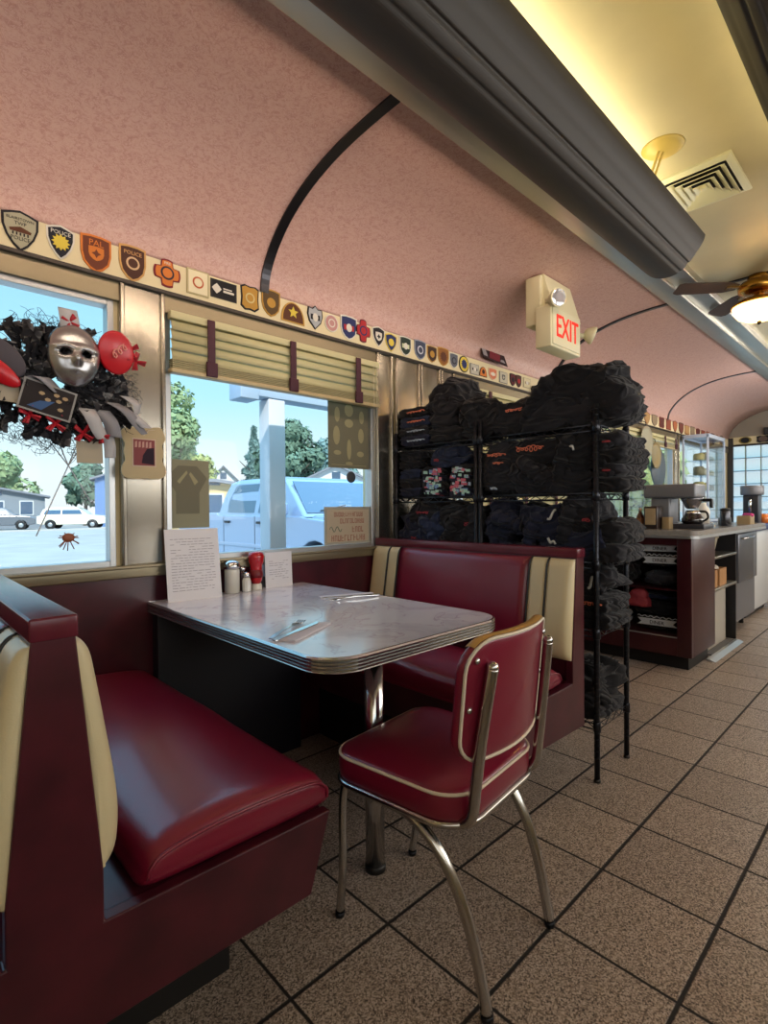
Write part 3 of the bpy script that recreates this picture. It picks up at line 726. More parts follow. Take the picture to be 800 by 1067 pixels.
def garment(label, c, h, seed, m, layers=0, name='sweatshirt', cat='clothing', prints=(), rz=0, amp=1.0, e=.55, droop=0, sub=5, group=None, sleeve=None):
    vs, fs = cloth_shape(c, h, seed, layers, sub, rz, amp, e, droop, 2.118)
    t = thing(name, label, cat, (c[0], c[1], c[2]), group=group)
    mb = MB().add(vs, fs, True); body = build('fabric', mb, m, t)
    bvh = BVHTree.FromPolygons(vs, fs)
    if sleeve:
        (sy, sz, dy, dz) = sleeve; hit = bvh.ray_cast(Vector((1.0, sy, sz)), Vector((1, 0, 0)))[0]
        if hit:
            fx = hit.x; pts = catmull([(fx+.09, sy-dy*.2, sz+.012), (fx+.02, sy, sz+.008), (fx+.008, sy+dy*.35, sz+dz*.22), (fx+.012, sy+dy*.75, sz+dz*.7), (fx+.016, sy+dy, sz+dz)], 7)
            n_ = len(pts); rad = [.044-.018*i/n_+.005*math.sin(i*1.3+seed)+.003*math.sin(i*2.9) for i in range(n_)]
            rad[-4:] = [.027, .021, .026, .026]
            build('sleeve', MB().tube(pts, .03, 14, radii=rad), m, t)
    for pr in prints:
        (kind, y, z, w_, h_, pm) = pr
        pts = squiggle(max(2, w_/.022), w_, h_, seed+y) if kind == 's' else None
        mb = MB(); cur = []
        def shoot(yy, zz):
            hit = bvh.ray_cast(Vector((1.0, yy, zz)), Vector((1, 0, 0)))
            return hit[0] and Vector((hit[0].x-.0015, yy, zz))
        if kind == 's':
            for (a, b) in pts:
                q = shoot(y-a, z+b)
                if q: cur.append(q)
                elif len(cur) > 2: mb.tube(cur, .0022, 5); cur = []
            if len(cur) > 2: mb.tube(cur, .0024, 5)
            nm = 'printed_script'
        elif kind == 'b':   # blocky multicoloured print: many small patches lying on the cloth
            r = random.Random(seed+int(100*y)); mb.sm = False
            for i in range(16):
                a, b = r.uniform(-w_/2, w_/2), r.uniform(-h_/2, h_/2); s1, s2 = r.uniform(.006, .016), r.uniform(.004, .010)
                qs = [shoot(y+a+s1*dx, z+b+s2*dz) for dx, dz in ((-1,-1),(1,-.7),(1,1),(-1,.8))]
                if all(qs):
                    mb.use(r.randrange(3)); k = [q-Vector((.002, 0, 0)) for q in qs]; mb.add(qs+k, [(0,1,2,3),(4,7,6,5),(0,4,5,1),(1,5,6,2),(2,6,7,3),(3,7,4,0)], False)
            nm = 'printed_artwork'
        elif kind == 'd':   # drawstring / cuff tape
            for i in range(9):
                q = shoot(y+w_*(i/8-.5), z+h_*(i/8-.5)+.008*math.sin(i*.9))
                if q: cur.append(q+Vector((-.003, 0, 0)))
            if len(cur) > 2: mb.tube(cur, .0055, 6)
            nm = 'drawstring'
        if mb.v: build(nm, mb, pm, t)
    return t
RED3 = (M_redp, M_palep, M_orange)
PALE3 = (mat('mint_print', '#a7cdbd', .7), mat('sky_print', '#6f8fb9', .7), mat('pink_print', '#c45f70', .7))
top = SH[4]; mid = SH[3]; low = SH[2]; l4 = SH[1]; bot = SH[0]
# aisle rack, top: the big heap and the lower one left of it
garment('large black sweatshirt heap crowning the top shelf of the aisle rack', (2.25, 1.07, top+.09), (.185, .19, .085), 2, M_hood, amp=.9, e=.8, sleeve=(1.16, top+.2, .12, -.13))
garment('black sweatshirt under the crowning heap on the aisle rack top shelf', (2.25, 1.08, top), (.185, .235, .075), 5, M_hood2, amp=.8, e=.6)
garment('black sweatshirt edge slumping over the aisle end of the aisle rack top', (2.24, .93, top+.015), (.17, .095, .085), 8, M_hood, layers=2, amp=.8, e=.6)
garment('black sweatshirt with orange script at the left of the aisle rack top shelf', (2.235, 1.36, top), (.175, .14, .075), 11, M_hood, amp=.8, e=.7, prints=[('s', 1.33, top+.11, .09, .008, M_orange)])
# aisle rack, second shelf
garment('black sweatshirt draped at the left of the aisle rack second shelf, orange script across it', (2.2, 1.43, mid), (.13, .085, .12), 14, M_hood2, amp=.7, e=.6, prints=[('s', 1.43, mid+.19, .1, .011, M_orange), ('s', 1.42, mid+.15, .05, .007, M_orange), ('s', 1.44, mid+.03, .04, .008, M_palep)])
garment('black sweatshirt bundled on the aisle rack second shelf beneath the bold coral script', (2.2, 1.245, mid), (.15, .115, .07), 17, M_hood2, amp=1.0, e=.75, sleeve=(1.28, mid+.13, -.1, -.08))
garment('black sweatshirt with bold coral script under the aisle rack top shelf', (2.21, 1.24, mid+.13), (.15, .14, .06), 20, M_hood, layers=2, amp=.6, prints=[('s', 1.25, mid+.205, .135, .019, M_orange)])
garment('black sweatshirt with a white hanging tag on the aisle rack second shelf', (2.2, 1.05, mid+.09), (.15, .1, .085), 23, M_hood, amp=1.0, e=.7, sleeve=(1.07, mid+.21, .05, -.16), prints=[('d', 1.05, mid+.2, .03, .04, M_tag)])
garment('black sweatshirt flattened under the tagged one on the aisle rack second shelf', (2.2, 1.06, mid), (.155, .1, .05), 26, M_hood2, layers=2, amp=.9)
for k in range(4):
    garment('black folded sweatshirt, %s of the stack at the aisle end of the rack' % ['bottom', 'second from bottom', 'second from top', 'top'][k], (2.25+.008*(k % 2), .915-.012*((k+1) % 2), mid+.058*k), (.165, .075, .034), 30+k, [M_hood, M_hood2][k % 2], layers=2, amp=.8, sub=4, group='folded sweatshirts at the aisle end', prints=[('s', .905, mid+.03+.058*k, .03, .004, M_redp)] if k % 2 else ())
# aisle rack, third shelf
garment('navy sweatshirt with hood rolled open at the left of the aisle rack third shelf', (2.2, 1.4, low+.05), (.14, .1, .1), 40, M_navy, amp=1.1, e=.8, sleeve=(1.43, low+.17, -.13, -.03))
garment('dark shirt packet with blue and red print below the rolled navy hood', (2.13, 1.4, low), (.09, .07, .032), 43, M_navy2, name='shirt', amp=.4, sub=4, prints=[('b', 1.4, low+.035, .1, .03, PALE3)])
garment('dark shirt with pale checked print beside the blue printed packet', (2.13, 1.275, low), (.085, .055, .03), 44, M_hood2, name='shirt', amp=.4, sub=4, prints=[('b', 1.275, low+.033, .08, .028, (M_grey_f, M_palep, M_redp))])
garment('navy sweatshirt bundle with white drawstring in the middle of the aisle rack third shelf', (2.21, 1.19, low+.055), (.15, .1, .085), 46, M_navy, amp=1.1, e=.8, sleeve=(1.21, low+.17, .06, -.12), prints=[('d', 1.14, low+.19, .035, -.045, M_tag)])
garment('navy sweatshirt with small white toggle at the right of the aisle rack third shelf', (2.2, 1.06, low), (.15, .12, .06), 49, M_navy, amp=1.0, e=.7, prints=[('d', 1.14, low+.075, .035, .02, M_tag)])
garment('dark sweatshirt leaning on the front post of the aisle rack third shelf', (2.22, 1.03, low+.12), (.14, .09, .06), 52, M_hood2, amp=1.0, e=.7, sleeve=(1.06, low+.2, .04, -.13), prints=[('s', .99, low+.17, .03, .01, M_redp)])
garment('black sweatshirt bulging over the aisle end of the aisle rack third shelf', (2.25, .925, low+.07), (.15, .085, .05), 55, M_hood, layers=2, amp=.9)
garment('charcoal sweatshirt folded at the aisle end bottom of the aisle rack third shelf', (2.25, .93, low), (.16, .085, .035), 58, M_hood2, layers=2, amp=.8)
garment('black sweatshirt packed at the back of the aisle rack third shelf', (2.315, 1.25, low), (.06, .24, .118), 59, M_hood, amp=.6, e=.4)
# aisle rack, lower shelves
garment('black sweatshirt with white cuff tape on top of the aisle rack fourth shelf', (2.23, 1.0, l4+.135), (.15, .1, .055), 61, M_hood2, amp=.8, e=.6, prints=[('d', .97, l4+.19, .02, -.055, M_tag)])
garment('black sweatshirt with red and orange script on the aisle rack fourth shelf', (2.23, 1.0, l4+.06), (.16, .11, .04), 64, M_hood, layers=2, amp=.6, prints=[('s', 1.0, l4+.105, .15, .009, M_orange)])
garment('black sweatshirt at the bottom of the aisle rack fourth shelf stack', (2.23, 1.0, l4), (.165, .115, .032), 67, M_hood, layers=2, amp=.6)
garment('black sweatshirt pile at the left of the aisle rack fourth shelf', (2.24, 1.27, l4), (.16, .13, .1), 70, M_hood2, amp=1.0, e=.6)
garment('black sweatshirt heap on the aisle rack bottom shelf by the aisle', (2.23, 1.04, bot+.05), (.14, .11, .085), 73, M_hood, amp=1.0, e=.75)
garment('charcoal sweatshirt spread under the heap on the aisle rack bottom shelf', (2.24, 1.05, bot), (.16, .13, .035), 76, M_hood2, layers=2, amp=.7)
garment('black sweatshirt pile at the left of the aisle rack bottom shelf', (2.24, 1.33, bot), (.15, .12, .1), 79, M_hood, amp=1.0, e=.65)
# window rack, top shelf
NTH = ['bottom', 'second', 'third', 'fourth', 'fifth', 'sixth']
for k in range(4):
    garment('folded black sweatshirt, %s in the left stack on the window rack top' % ['bottom', 'second from bottom', 'third from bottom', 'topmost'][k], (2.22-.01*(k % 2), 1.965+.008*(k % 2), top+.052*k), (.15, .115, .031), 82+k, [M_navy, M_hood2, M_navy2, M_hood][k], layers=2, amp=.6, sub=4, group='folded stack on the window rack top', prints=[('s', 1.95, top+.03+.052*k, .12, .006, [M_palep, M_palep, M_orange, M_orange][k])])
garment('big black sweatshirt heap at the centre of the window rack top shelf', (2.25, 1.765, top+.05), (.16, .115, .125), 90, M_hood2, amp=1.0, e=.8, sleeve=(1.8, top+.24, -.09, -.2))
garment('black sweatshirt laid under the big heap on the window rack top shelf', (2.25, 1.74, top), (.17, .12, .04), 93, M_hood, layers=2, amp=.7)
garment('black sweatshirt heap at the right of the window rack top shelf beside the post', (2.24, 1.565, top), (.16, .095, .1), 96, M_hood, amp=.9, e=.8, sleeve=(1.6, top+.15, -.07, -.12), prints=[('s', 1.62, top+.15, .04, .008, M_orange)])
garment('black sweatshirt packed at the back of the window rack third shelf', (2.315, 1.88, low), (.06, .17, .118), 60, M_hood, amp=.6, e=.4)
garment('black sweatshirt packed at the back of the aisle rack second shelf', (2.315, 1.28, mid), (.06, .21, .118), 62, M_hood, amp=.6, e=.4)
# window rack, second shelf
for k in range(5):
    garment('dark folded sweatshirt, %s of the stack in the window rack corner' % ['bottom', 'second from bottom', 'third from bottom', 'fourth from bottom', 'topmost'][k], (2.22, 1.995, mid+.05*k), (.15, .088, .029), 100+k, [M_navy, M_hood, M_navy2, M_hood, M_hood2][k], layers=2, amp=.6, sub=4, group='tall stack in the window rack corner')
garment('black sweatshirt crammed at the back of the window rack second shelf', (2.3, 1.74, mid), (.085, .15, .115), 106, M_hood, amp=.9, e=.6)
for j, yy in enumerate((1.83, 1.64)):
    for k in range(4):
        garment('dark shirt with %s print, %s in the %s printed pile' % (['mint and pink', 'pale blue and pink'][j], ['bottom', 'second from bottom', 'second from top', 'topmost'][k], ['left', 'right'][j]), (2.14, yy, mid+.036*k), (.075, .065, .022), 110+j*5+k, [M_navy, M_hood][k % 2], name='shirt', amp=.35, sub=4, group='rolled printed shirts', prints=[('b', yy, mid+.02+.036*k, .12, .03, PALE3 if (j+k) % 2 else (PALE3[0], PALE3[2], M_palep))])
garment('navy sweatshirt lying over the printed shirt piles on the window rack', (2.2, 1.73, mid+.15), (.12, .12, .04), 120, M_navy2, amp=.9, e=.65, prints=[('s', 1.8, mid+.19, .03, .01, M_redp)])
# window rack, third shelf
garment('navy sweatshirt bundle at the window end of the window rack third shelf', (2.2, 1.98, low), (.14, .1, .1), 124, M_navy, amp=1.0, e=.75, prints=[('s', 1.96, low+.06, .04, .012, M_redp)])
garment('slate navy sweatshirt slumped in the left middle of the window rack third shelf', (2.16, 1.86, low), (.11, .1, .085), 127, M_navy2, amp=1.1, e=.8, sleeve=(1.9, low+.15, -.1, -.12))
garment('black sweatshirt with faint orange script above the slate navy one', (2.24, 1.86, low+.13), (.13, .12, .06), 130, M_hood, amp=.8, e=.7, prints=[('s', 1.9, low+.2, .09, .008, M_redp)])
garment('black sweatshirt sleeve sagging right of centre on the window rack third shelf', (2.2, 1.69, low), (.12, .1, .09), 133, M_hood, amp=1.1, e=.8, sleeve=(1.66, low+.17, .09, -.14), prints=[('s', 1.6, low+.14, .03, .016, M_redp)])
garment('dark sweatshirt folded beside the double posts on the window rack third shelf', (2.22, 1.58, low), (.14, .05, .11), 136, M_hood2, amp=.8, e=.7)

# ------------------------------------------------------------------ embroidered patches on the board
def shield(w, h, kind):
    if kind == 'shield':
        p = [(-.5, .38), (-.25, .45), (0, .5), (.25, .45), (.5, .38), (.49, .1), (.38, -.15), (.2, -.36), (0, -.5), (-.2, -.36), (-.38, -.15), (-.49, .1)]
    elif kind == 'flatshield':
        p = [(-.5, .46), (-.2, .5), (.2, .5), (.5, .46), (.5, 0), (.42, -.25), (.22, -.42), (0, -.5), (-.22, -.42), (-.42, -.25), (-.5, 0)]
    elif kind == 'box':
        p = [(-.5, .42), (-.3, .5), (0, .46), (.3, .5), (.5, .42), (.46, 0), (.5, -.36), (.28, -.5), (0, -.46), (-.28, -.5), (-.5, -.36), (-.46, 0)]
    elif kind == 'round': p = [(.5*math.cos(2*PI*i/24), .5*math.sin(2*PI*i/24)) for i in range(24)]
    elif kind == 'cross':
        p = []
        for q in range(4):
            a = q*PI/2
            for r_, d in ((.5, -.42), (.5, -.2), (.5, 0), (.5, .2), (.5, .42), (.33, .785)):
                p.append((r_*math.cos(a+d)*(1.0), r_*math.sin(a+d)))
    elif kind == 'dome': p = [(-.5, -.5)]+[(-.5*math.cos(PI*i/14), -.4+.9*math.sin(PI*i/14)) for i in range(15)]+[(.5, -.5)]
    elif kind == 'point':
        p = [(0, .5), (.18, .36), (.45, .38), (.5, .1), (.38, -.2), (0, -.5), (-.38, -.2), (-.5, .1), (-.45, .38), (-.18, .36)]
    else: p = [(-.5, -.5), (.5, -.5), (.5, .5), (-.5, .5)]
    return [(a*w, b*h) for a, b in p]
def star(r, n=5, inner=.45):
    return [((r if i % 2 == 0 else r*inner)*math.cos(PI/2+PI*i/n), (r if i % 2 == 0 else r*inner)*math.sin(PI/2+PI*i/n)) for i in range(2*n)]
PM = {}
def pm(h):
    if h not in PM: PM[h] = mat('embroidery_'+h.strip('#'), h, .85, bump=.3, bscale=900)
    return PM[h]
def patch(x, z, w, h, kind, border, field, emb, ecol, texts, label, tcol=None, name='embroidered_patch', cat='patch', tilt=0, grp='patches along the board'):
    t = thing(name, label, cat, (x, 2.114, z-h/2), group=grp)
    M_ = T(x, 2.1155, z) @ FACE_Y @ RZ(tilt)
    j = lambda mb: mb.xf(M_)
    build('border', j(MB().prism(shield(w, h, kind), 'z', 0, .004)), pm(border), t)
    build('field', j(MB().prism(shield(w*.86, h*.88, kind), 'z', .003, .0052)), pm(field), t)
    if emb:
        s = min(w, h)
        e = MB()
        if emb == 'ring': 
            e.prism(shield(s*.5, s*.5, 'round'), 'z', .005, .0062).use(1).prism(shield(s*.36, s*.36, 'round'), 'z', .006, .0068)
        elif emb == 'star': e.prism(star(s*.3), 'z', .005, .0064)
        elif emb == 'sun': e.prism(star(s*.33, 12, .7), 'z', .005, .0064)
        elif emb == 'disc': e.prism(shield(s*.46, s*.46, 'round'), 'z', .005, .0064)
        elif emb == 'shape': e.prism(shield(s*.5, s*.5, 'flatshield'), 'z', .005, .0062).use(1).prism(star(s*.16, 4, .5), 'z', .006, .0068)
        elif emb == 'bar': e.prism(shield(w*.6, h*.22, 'rect'), 'z', .005, .0062).use(1).prism(shield(w*.34, h*.34, 'round'), 'z', .0055, .0066)
        elif emb == 'house':
            e.prism([(-.3*w, .02*h), (0, .1*h), (.3*w, .02*h), (.28*w, -.04*h), (-.28*w, -.04*h)], 'z', .005, .0062).use(1)
            for q in (-.2, -.1, 0, .1, .2): e.prism([(q*w-.02*w, -.12*h), (q*w+.02*w, -.12*h), (q*w+.02*w, -.05*h), (q*w-.02*w, -.05*h)], 'z', .005, .0062)
        build('emblem', j(e), [pm(ecol), pm(field if emb in ('ring', 'shape') else tcol or border)], t)
    for (tx, ty, size) in texts:
        build('lettering', j(text_mb(tx, size, .0006).xf(T(0, ty*h, .0056))), pm(tcol or '#e8e0c8'), t)
    return t
BL, BR, GO, YE, WH, RE, NA, OR, OL, GR = '#1b1a20', '#5a3420', '#b58a3c', '#d8c24a', '#d9d5c8', '#a8282c', '#27305e', '#d07a34', '#a9a58c', '#7d848c'
patch(.349, 2.066, .105, .135, 'shield', BL, OL, 'house', BR, [('BLAIRSTOWN', .28, .0125), ('TWP', .17, .016), ('POLICE', -.2, .017)], 'grey-green shield patch lettered BLAIRSTOWN TWP POLICE at the left end of the board', BL)
patch(.467, 2.068, .088, .121, 'shield', WH, '#20222c', 'sun', YE, [('POLICE', .27, .019)], 'black shield patch with a yellow sunburst and white POLICE lettering', WH)
patch(.580, 2.065, .102, .133, 'flatshield', OR, '#6e3a26', 'shape', OR, [('PAL', .28, .03)], 'brown shield patch with orange PAL lettering', OR)
patch(.707, 2.070, .098, .136, 'flatshield', '#c79a5c', '#4e3024', 'ring', '#d6b48c', [('POLICE', .28, .02)], 'dark brown shield patch with POLICE lettering and a round tan seal', '#d6a468')
patch(.838, 2.073, .107, .112, 'cross', '#7a1f2c', OR, 'ring', '#2d2a3a', [('FIRE', .34, .014)], 'red and orange cross-shaped fire patch above the steel column', WH)
patch(.965, 2.072, .095, .104, 'rect', '#b9ac80', '#e6dcb8', 'ring', '#c0613a', [], 'cream square card with a small red seal on the board', '#c0613a', 'sticker', 'sticker')
patch(1.081, 2.072, .120, .078, 'rect', '#2a2a2c', '#17171a', None, WH, [], 'black rectangular sticker with a white diamond on the board', WH, 'sticker', 'sticker')
dm = MB().prism(star(.02, 4, .75), 'z', .005, .0062).xf(T(1.081-.032, 2.1155, 2.072) @ FACE_Y)
for q in (-.008, .006): dm.prism([(-.005, q-.004), (.045, q-.004), (.045, q+.003), (-.005, q+.003)], 'z', .005, .0062)
dd = MB().prism(star(.022, 4, .75), 'z', .005, .0062); dd.prism([(.03, -.01), (.08, -.01), (.08, -.001), (.03, -.001)], 'z', .005, .0062); dd.prism([(.03, .004), (.07, .004), (.07, .009), (.03, .009)], 'z', .005, .0062)
dd.xf(T(1.081-.034, 2.1155, 2.072) @ FACE_Y)
_st = [o for o in C.objects if o.name.startswith('sticker')][-1]
build('diamond_mark', dd, pm(WH), _st)
rest = [
 (1.206, 2.073, .091, .112, 'box', BL, GO, 'ring', '#c9bd86', [], 'black-edged gold patch with a round seal left of the black ceiling rib'),
 (1.315, 2.080, .098, .125, 'flatshield', GO, '#5a4528', 'disc', GO, [], 'gold-edged brown patch just right of the ceiling rib foot'),
 (1.436, 2.066, .132, .097, 'dome', '#c49a48', BR, 'star', YE, [], 'half-round brown patch with a gold star'),
 (1.566, 2.075, .094, .119, 'point', BL, '#a9adb0', 'bar', BL, [], 'pointed grey and black shield patch right of the half-round star patch'),
 (1.669, 2.071, .087, .088, 'round', WH, '#b98a86', 'ring', WH, [], 'round pale patch with a pink ring'),
 (1.784, 2.073, .112, .126, 'flatshield', WH, NA, 'bar', RE, [], 'navy shield patch with a red band'),
 (1.885, 2.081, .104, .124, 'cross', '#6a2433', RE, 'ring', NA, [], 'dark red cross-shaped patch with a blue centre'),
 (1.998, 2.075, .095, .112, 'shield', WH, BL, 'shape', WH, [], 'black shield patch with a white centre above the window post'),
 (2.095, 2.063, .092, .103, 'shield', YE, NA, 'disc', YE, [], 'navy shield patch with a yellow disc and yellow edge'),
 (2.213, 2.066, .097, .112, 'flatshield', WH, '#26352c', 'bar', '#c9d0a8', [], 'dark green shield patch with a pale band'),
 (2.340, 2.070, .100, .115, 'flatshield', '#8c93a0', '#3b4358', 'ring', '#c7ccd6', [], 'slate blue shield patch with a silver seal'),
 (2.448, 2.066, .089, .100, 'flatshield', '#b08a4a', '#3c2a20', 'disc', GO, [], 'small dark brown patch with a gold disc'),
 (2.556, 2.071, .105, .114, 'flatshield', GO, '#8a5a2c', 'sun', BR, [], 'tan shield patch with a brown sun'),
 (2.660, 2.066, .088, .098, 'flatshield', WH, '#5c606a', 'ring', BL, [], 'grey shield patch with a black ring'),
 (2.766, 2.064, .102, .107, 'round', BL, YE, 'sun', NA, [], 'round yellow patch with a navy sun'),
 (2.881, 2.050, .095, .071, 'rect', '#7a7a78', '#b9b6a8', 'bar', BL, [], 'small grey rectangular patch right of the round yellow one'),
 (2.979, 2.051, .085, .066, 'dome', '#3a2420', OR, 'disc', '#3a2420', [], 'small orange arched patch below the tilted red sticker'),
 (3.092, 2.054, .100, .080, 'flatshield', '#d8b49a', '#cf7a58', 'bar', '#e2c8b0', [], 'coral shield patch right of the orange arched one'),
 (3.223, 2.052, .100, .080, 'rect', '#8f8c84', '#c4bda8', 'shape', '#6a6862', [], 'pale grey square patch right of the coral one'),
 (3.345, 2.056, .075, .090, 'flatshield', BL, '#5c2228', 'disc', BL, [], 'dark red patch, left of a close dark pair'),
 (3.425, 2.058, .075, .090, 'flatshield', '#39201c', '#4c2a26', 'disc', RE, [], 'brown-black patch, right of a close dark pair'),
 (3.540, 2.063, .100, .073, 'rect', '#b6a98a', '#d8cda6', 'bar', '#a08a70', [], 'cream card patch at the end of the board above the racks'),
]
for (x, z, w, h, k, b, f, e, ec, tx, lb) in rest: patch(x, z, w, h, k, b, f, e, ec, tx, lb, WH)
far = random.Random(4)
cols = [('#6e2a22', '#8a4632'), ('#5a2c24', '#a8623c'), ('#3a2a28', '#6e3a30'), ('#8a5a38', '#b08a58'), ('#5c4c44', '#8c7a60'), ('#7a3a2c', '#5a2a26')]
ORD = 'first second third fourth fifth sixth seventh eighth ninth tenth eleventh twelfth thirteenth fourteenth fifteenth sixteenth seventeenth eighteenth'.split()
n = 0
x = 5.3
while x < 9.0:
    b, f = cols[n % 6]
    patch(x, 2.072, .15+.03*far.random(), .12+.02*far.random(), ['flatshield', 'box', 'rect', 'shield'][n % 4], b, f, None, GO, [],
          '%s patch on the board past the racks, %s from the racks' % (['dark red', 'rust brown', 'black and brown', 'tan', 'grey and tan', 'brick and brown'][n % 6], ORD[n]), grp='far patches on the board')
    x += .225; n += 1
for i, y in enumerate((1.9, 1.68, 1.46, 1.24)):
    t = thing('embroidered_patch', ['gold ring patch in the corner on the board above the glass blocks', 'dark patch second along the board above the glass blocks', 'yellow patch third along the board above the glass blocks', 'brown patch fourth along the board above the glass blocks'][i], 'patch', (9.28, y, 2.04), group='patches above the glass blocks')
    M_ = T(9.281, y, 2.085) @ FACE_X
    build('border', MB().prism(shield(.16, .1, ['round', 'box', 'round', 'flatshield'][i]), 'z', 0, .01).xf(M_), pm(['#8a7a3c', BL, GO, BR][i]), t)
    build('field', MB().prism(shield(.11, .08, 'round'), 'z', .008, .014).xf(M_), pm([BL, '#5c4c44', BR, GO][i]), t)
struct('trim_9', MB().rbox(9.28, 9.3, YR, 2.1, 2.02, 2.14, .003), mat('cream_board', '#dccfa6'))
# tilted sticker on the curve of the vault
t = thing('sticker', 'red and black rectangular sticker stuck askew on the pink vault above the patches', 'sticker', (3.07, 2.095, 2.155))
M_ = T(3.07, 2.088, 2.17) @ FACE_Y @ RX(math.radians(-22)) @ RZ(math.radians(-4))
build('card', MB().prism(shield(.28, .1, 'rect'), 'z', 0, .002).xf(M_), pm('#2a1216'), t)
e = MB().prism([(-.07, -.035), (.05, -.035), (.085, .03), (-.03, .035)], 'z', .002, .003).use(1).prism([(-.13, -.03), (-.085, -.03), (-.085, .035), (-.13, .035)], 'z', .002, .003).prism([(.06, -.03), (.12, -.03), (.11, -.005), (.075, -.01)], 'z', .002, .003)
build('printed_picture', e.xf(M_), [pm('#7e2230'), pm('#9a9498')], t)

# ------------------------------------------------------------------ blinds
M_slat = mat('cream_blind_slat', '#c9c294', .4); M_strap = mat('maroon_strap', '#431226', .6)
def blinds(x0, x1, ztop, zbot, label, straps):
    t = thing('window_blind', label, 'blind', ((x0+x1)/2, 2.095, zbot), group=None)
    build('headrail', MB().rbox(x0, x1, 2.075, 2.112, ztop-.03, ztop, .003), M_slat, t)
    s = MB(); n = int((ztop-.03-zbot-.05)/.034)
    for i in range(n):
        z = ztop-.05-i*(ztop-.03-zbot-.06)/n
        pts = [(2.082, z-.024), (2.083, z-.008), (2.089, z+.01), (2.1, z+.022), (2.101, z+.024), (2.088, z+.0125), (2.081, z-.006), (2.08, z-.024)]
        s.prism(pts, 'x', x0+.006, x1-.006, sm=True)
    o = build('slats', s, M_slat, t)
    st = MB()
    for i in range(5): st.rbox(x0+.004, x1-.004, 2.074, 2.11, zbot+.021+i*.0075, zbot+.026+i*.0075, .001)
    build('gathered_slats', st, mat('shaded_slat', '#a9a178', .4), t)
    build('bottom_rail', MB().rbox(x0, x1, 2.07, 2.112, zbot, zbot+.019, .004), mat('tan_rail', '#c2b085', .4), t)
    for x in straps:
        build('strap', MB().rbox(x-.016, x+.016, 2.064, 2.07, zbot+.02, ztop-.006, .001).rbox(x-.024, x+.024, 2.058, 2.069, zbot+.005, zbot+.065, .003), M_strap, t)
    c = MB().tube([(x1-.05, 2.066, ztop-.02), (x1-.05, 2.064, zbot-.55)], .0014, 5).tube([(x1-.03, 2.066, ztop-.02), (x1-.03, 2.064, zbot-.42)], .0014, 5)
    build('cord', c, mat('cord', '#cfc7b0', .7), t)
blinds(.835, 1.968, 1.918, 1.672, 'cream window blind half raised with three maroon straps above the table window', (1.0, 1.405, 1.81))
blinds(4.72, 6.82, 1.918, 1.78, 'cream blind drawn up with maroon straps on the distant window past the racks', (5.35, 5.965, 6.405, 6.76))
blinds(2.7, 4.18, 1.918, 1.08, 'cream blind lowered on the window behind the clothing racks', (3.0, 3.45, 3.9))

# ------------------------------------------------------------------ sheets stuck on the table window (seen from behind)
def paper_trans(name, col, t_=.35):
    m = bpy.data.materials.new(name); m.use_nodes = True; nt = m.node_tree; N = nt.nodes; L = nt.links
    b = N['Principled BSDF']; b.inputs['Base Color'].default_value = lin(col)+[1]; b.inputs['Roughness'].default_value = .7
    tr = N.new('ShaderNodeBsdfTranslucent'); tr.inputs[0].default_value = lin(col)+[1]
    mx = N.new('ShaderNodeMixShader'); mx.inputs[0].default_value = t_; L.new(b.outputs[0], mx.inputs[1]); L.new(tr.outputs[0], mx.inputs[2]); L.new(mx.outputs[0], N['Material Output'].inputs[0])
    return m
M_post1 = paper_trans('translucent_tan_paper', '#a8a287'); M_post2 = paper_trans('translucent_tan_print', '#8a8670'); M_post3 = paper_trans('translucent_beige_board', '#cfc2ab', .3)
M_post4 = paper_trans('translucent_pale_print', '#bdb68e')
YG = YL+.03
t = thing('window_poster', 'tan poster seen from behind at the left of the table window above the paper menu', 'poster', (.925, YG, 1.05))
build('sheet', MB().box(.835, 1.022, YG, YG+.002, 1.05, 1.335), M_post1, t)
e = MB(); M_ = T(.928, YG-.0003, 1.2) @ FACE_Y
e.prism([(-.09, .06), (-.04, .11), (.04, .11), (.085, .06), (.05, .0), (.05, -.09), (-.05, -.09), (-.05, .0)], 'z', 0, .0006).use(1)
e.prism([(-.045, .045), (-.005, .09), (.0, .08), (-.035, .035)], 'z', .0006, .001).prism([(.045, .045), (.012, .085), (.006, .075), (.03, .03)], 'z', .0006, .001)
build('show_through_print', e.xf(M_), [M_post2, M_post4], t)
t = thing('window_poster', 'tan poster of small pale figures hanging under the blind, seen from behind', 'poster', (1.81, YG, 1.34))
build('sheet', MB().box(1.67, 1.95, YG, YG+.002, 1.34, 1.70), M_post2, t)
r = random.Random(8); e = MB(); M_ = T(1.81, YG-.0003, 1.52) @ FACE_Y
for (a, b_, w_, h_) in ((-.08, .1, .035, .08), (.0, .13, .06, .07), (.09, .1, .035, .07), (-.085, -.01, .045, .1), (.0, .06, .06, .045), (.085, .0, .04, .08), (.0, -.08, .03, .11), (-.08, -.1, .05, .025), (.08, -.1, .05, .03), (0, -.155, .05, .02)):
    e.prism([(a+w_/2*math.cos(q*PI/7), b_+h_/2*math.sin(q*PI/7)) for q in range(14)], 'z', 0, .0006)
e.prism([(-.12, -.165), (.12, -.165), (.12, -.162), (-.12, -.162)], 'z', 0, .0006)
build('show_through_print', e.xf(M_), M_post4, t)
t = thing('window_sign', 'beige sign with faded red lettering at the lower right of the table window', 'sign', (1.795, YG, .935))
build('board', MB().box(1.64, 1.95, YG-.004, YG+.002, .938, 1.135), mat('sign_edge', '#a3a092', .6), t)
build('face', MB().box(1.655, 1.942, YG-.0055, YG-.0035, .95, 1.12), M_post3, t)
M_sred = mat('faded_red_letters', '#a5705f', .7)
r = random.Random(21)
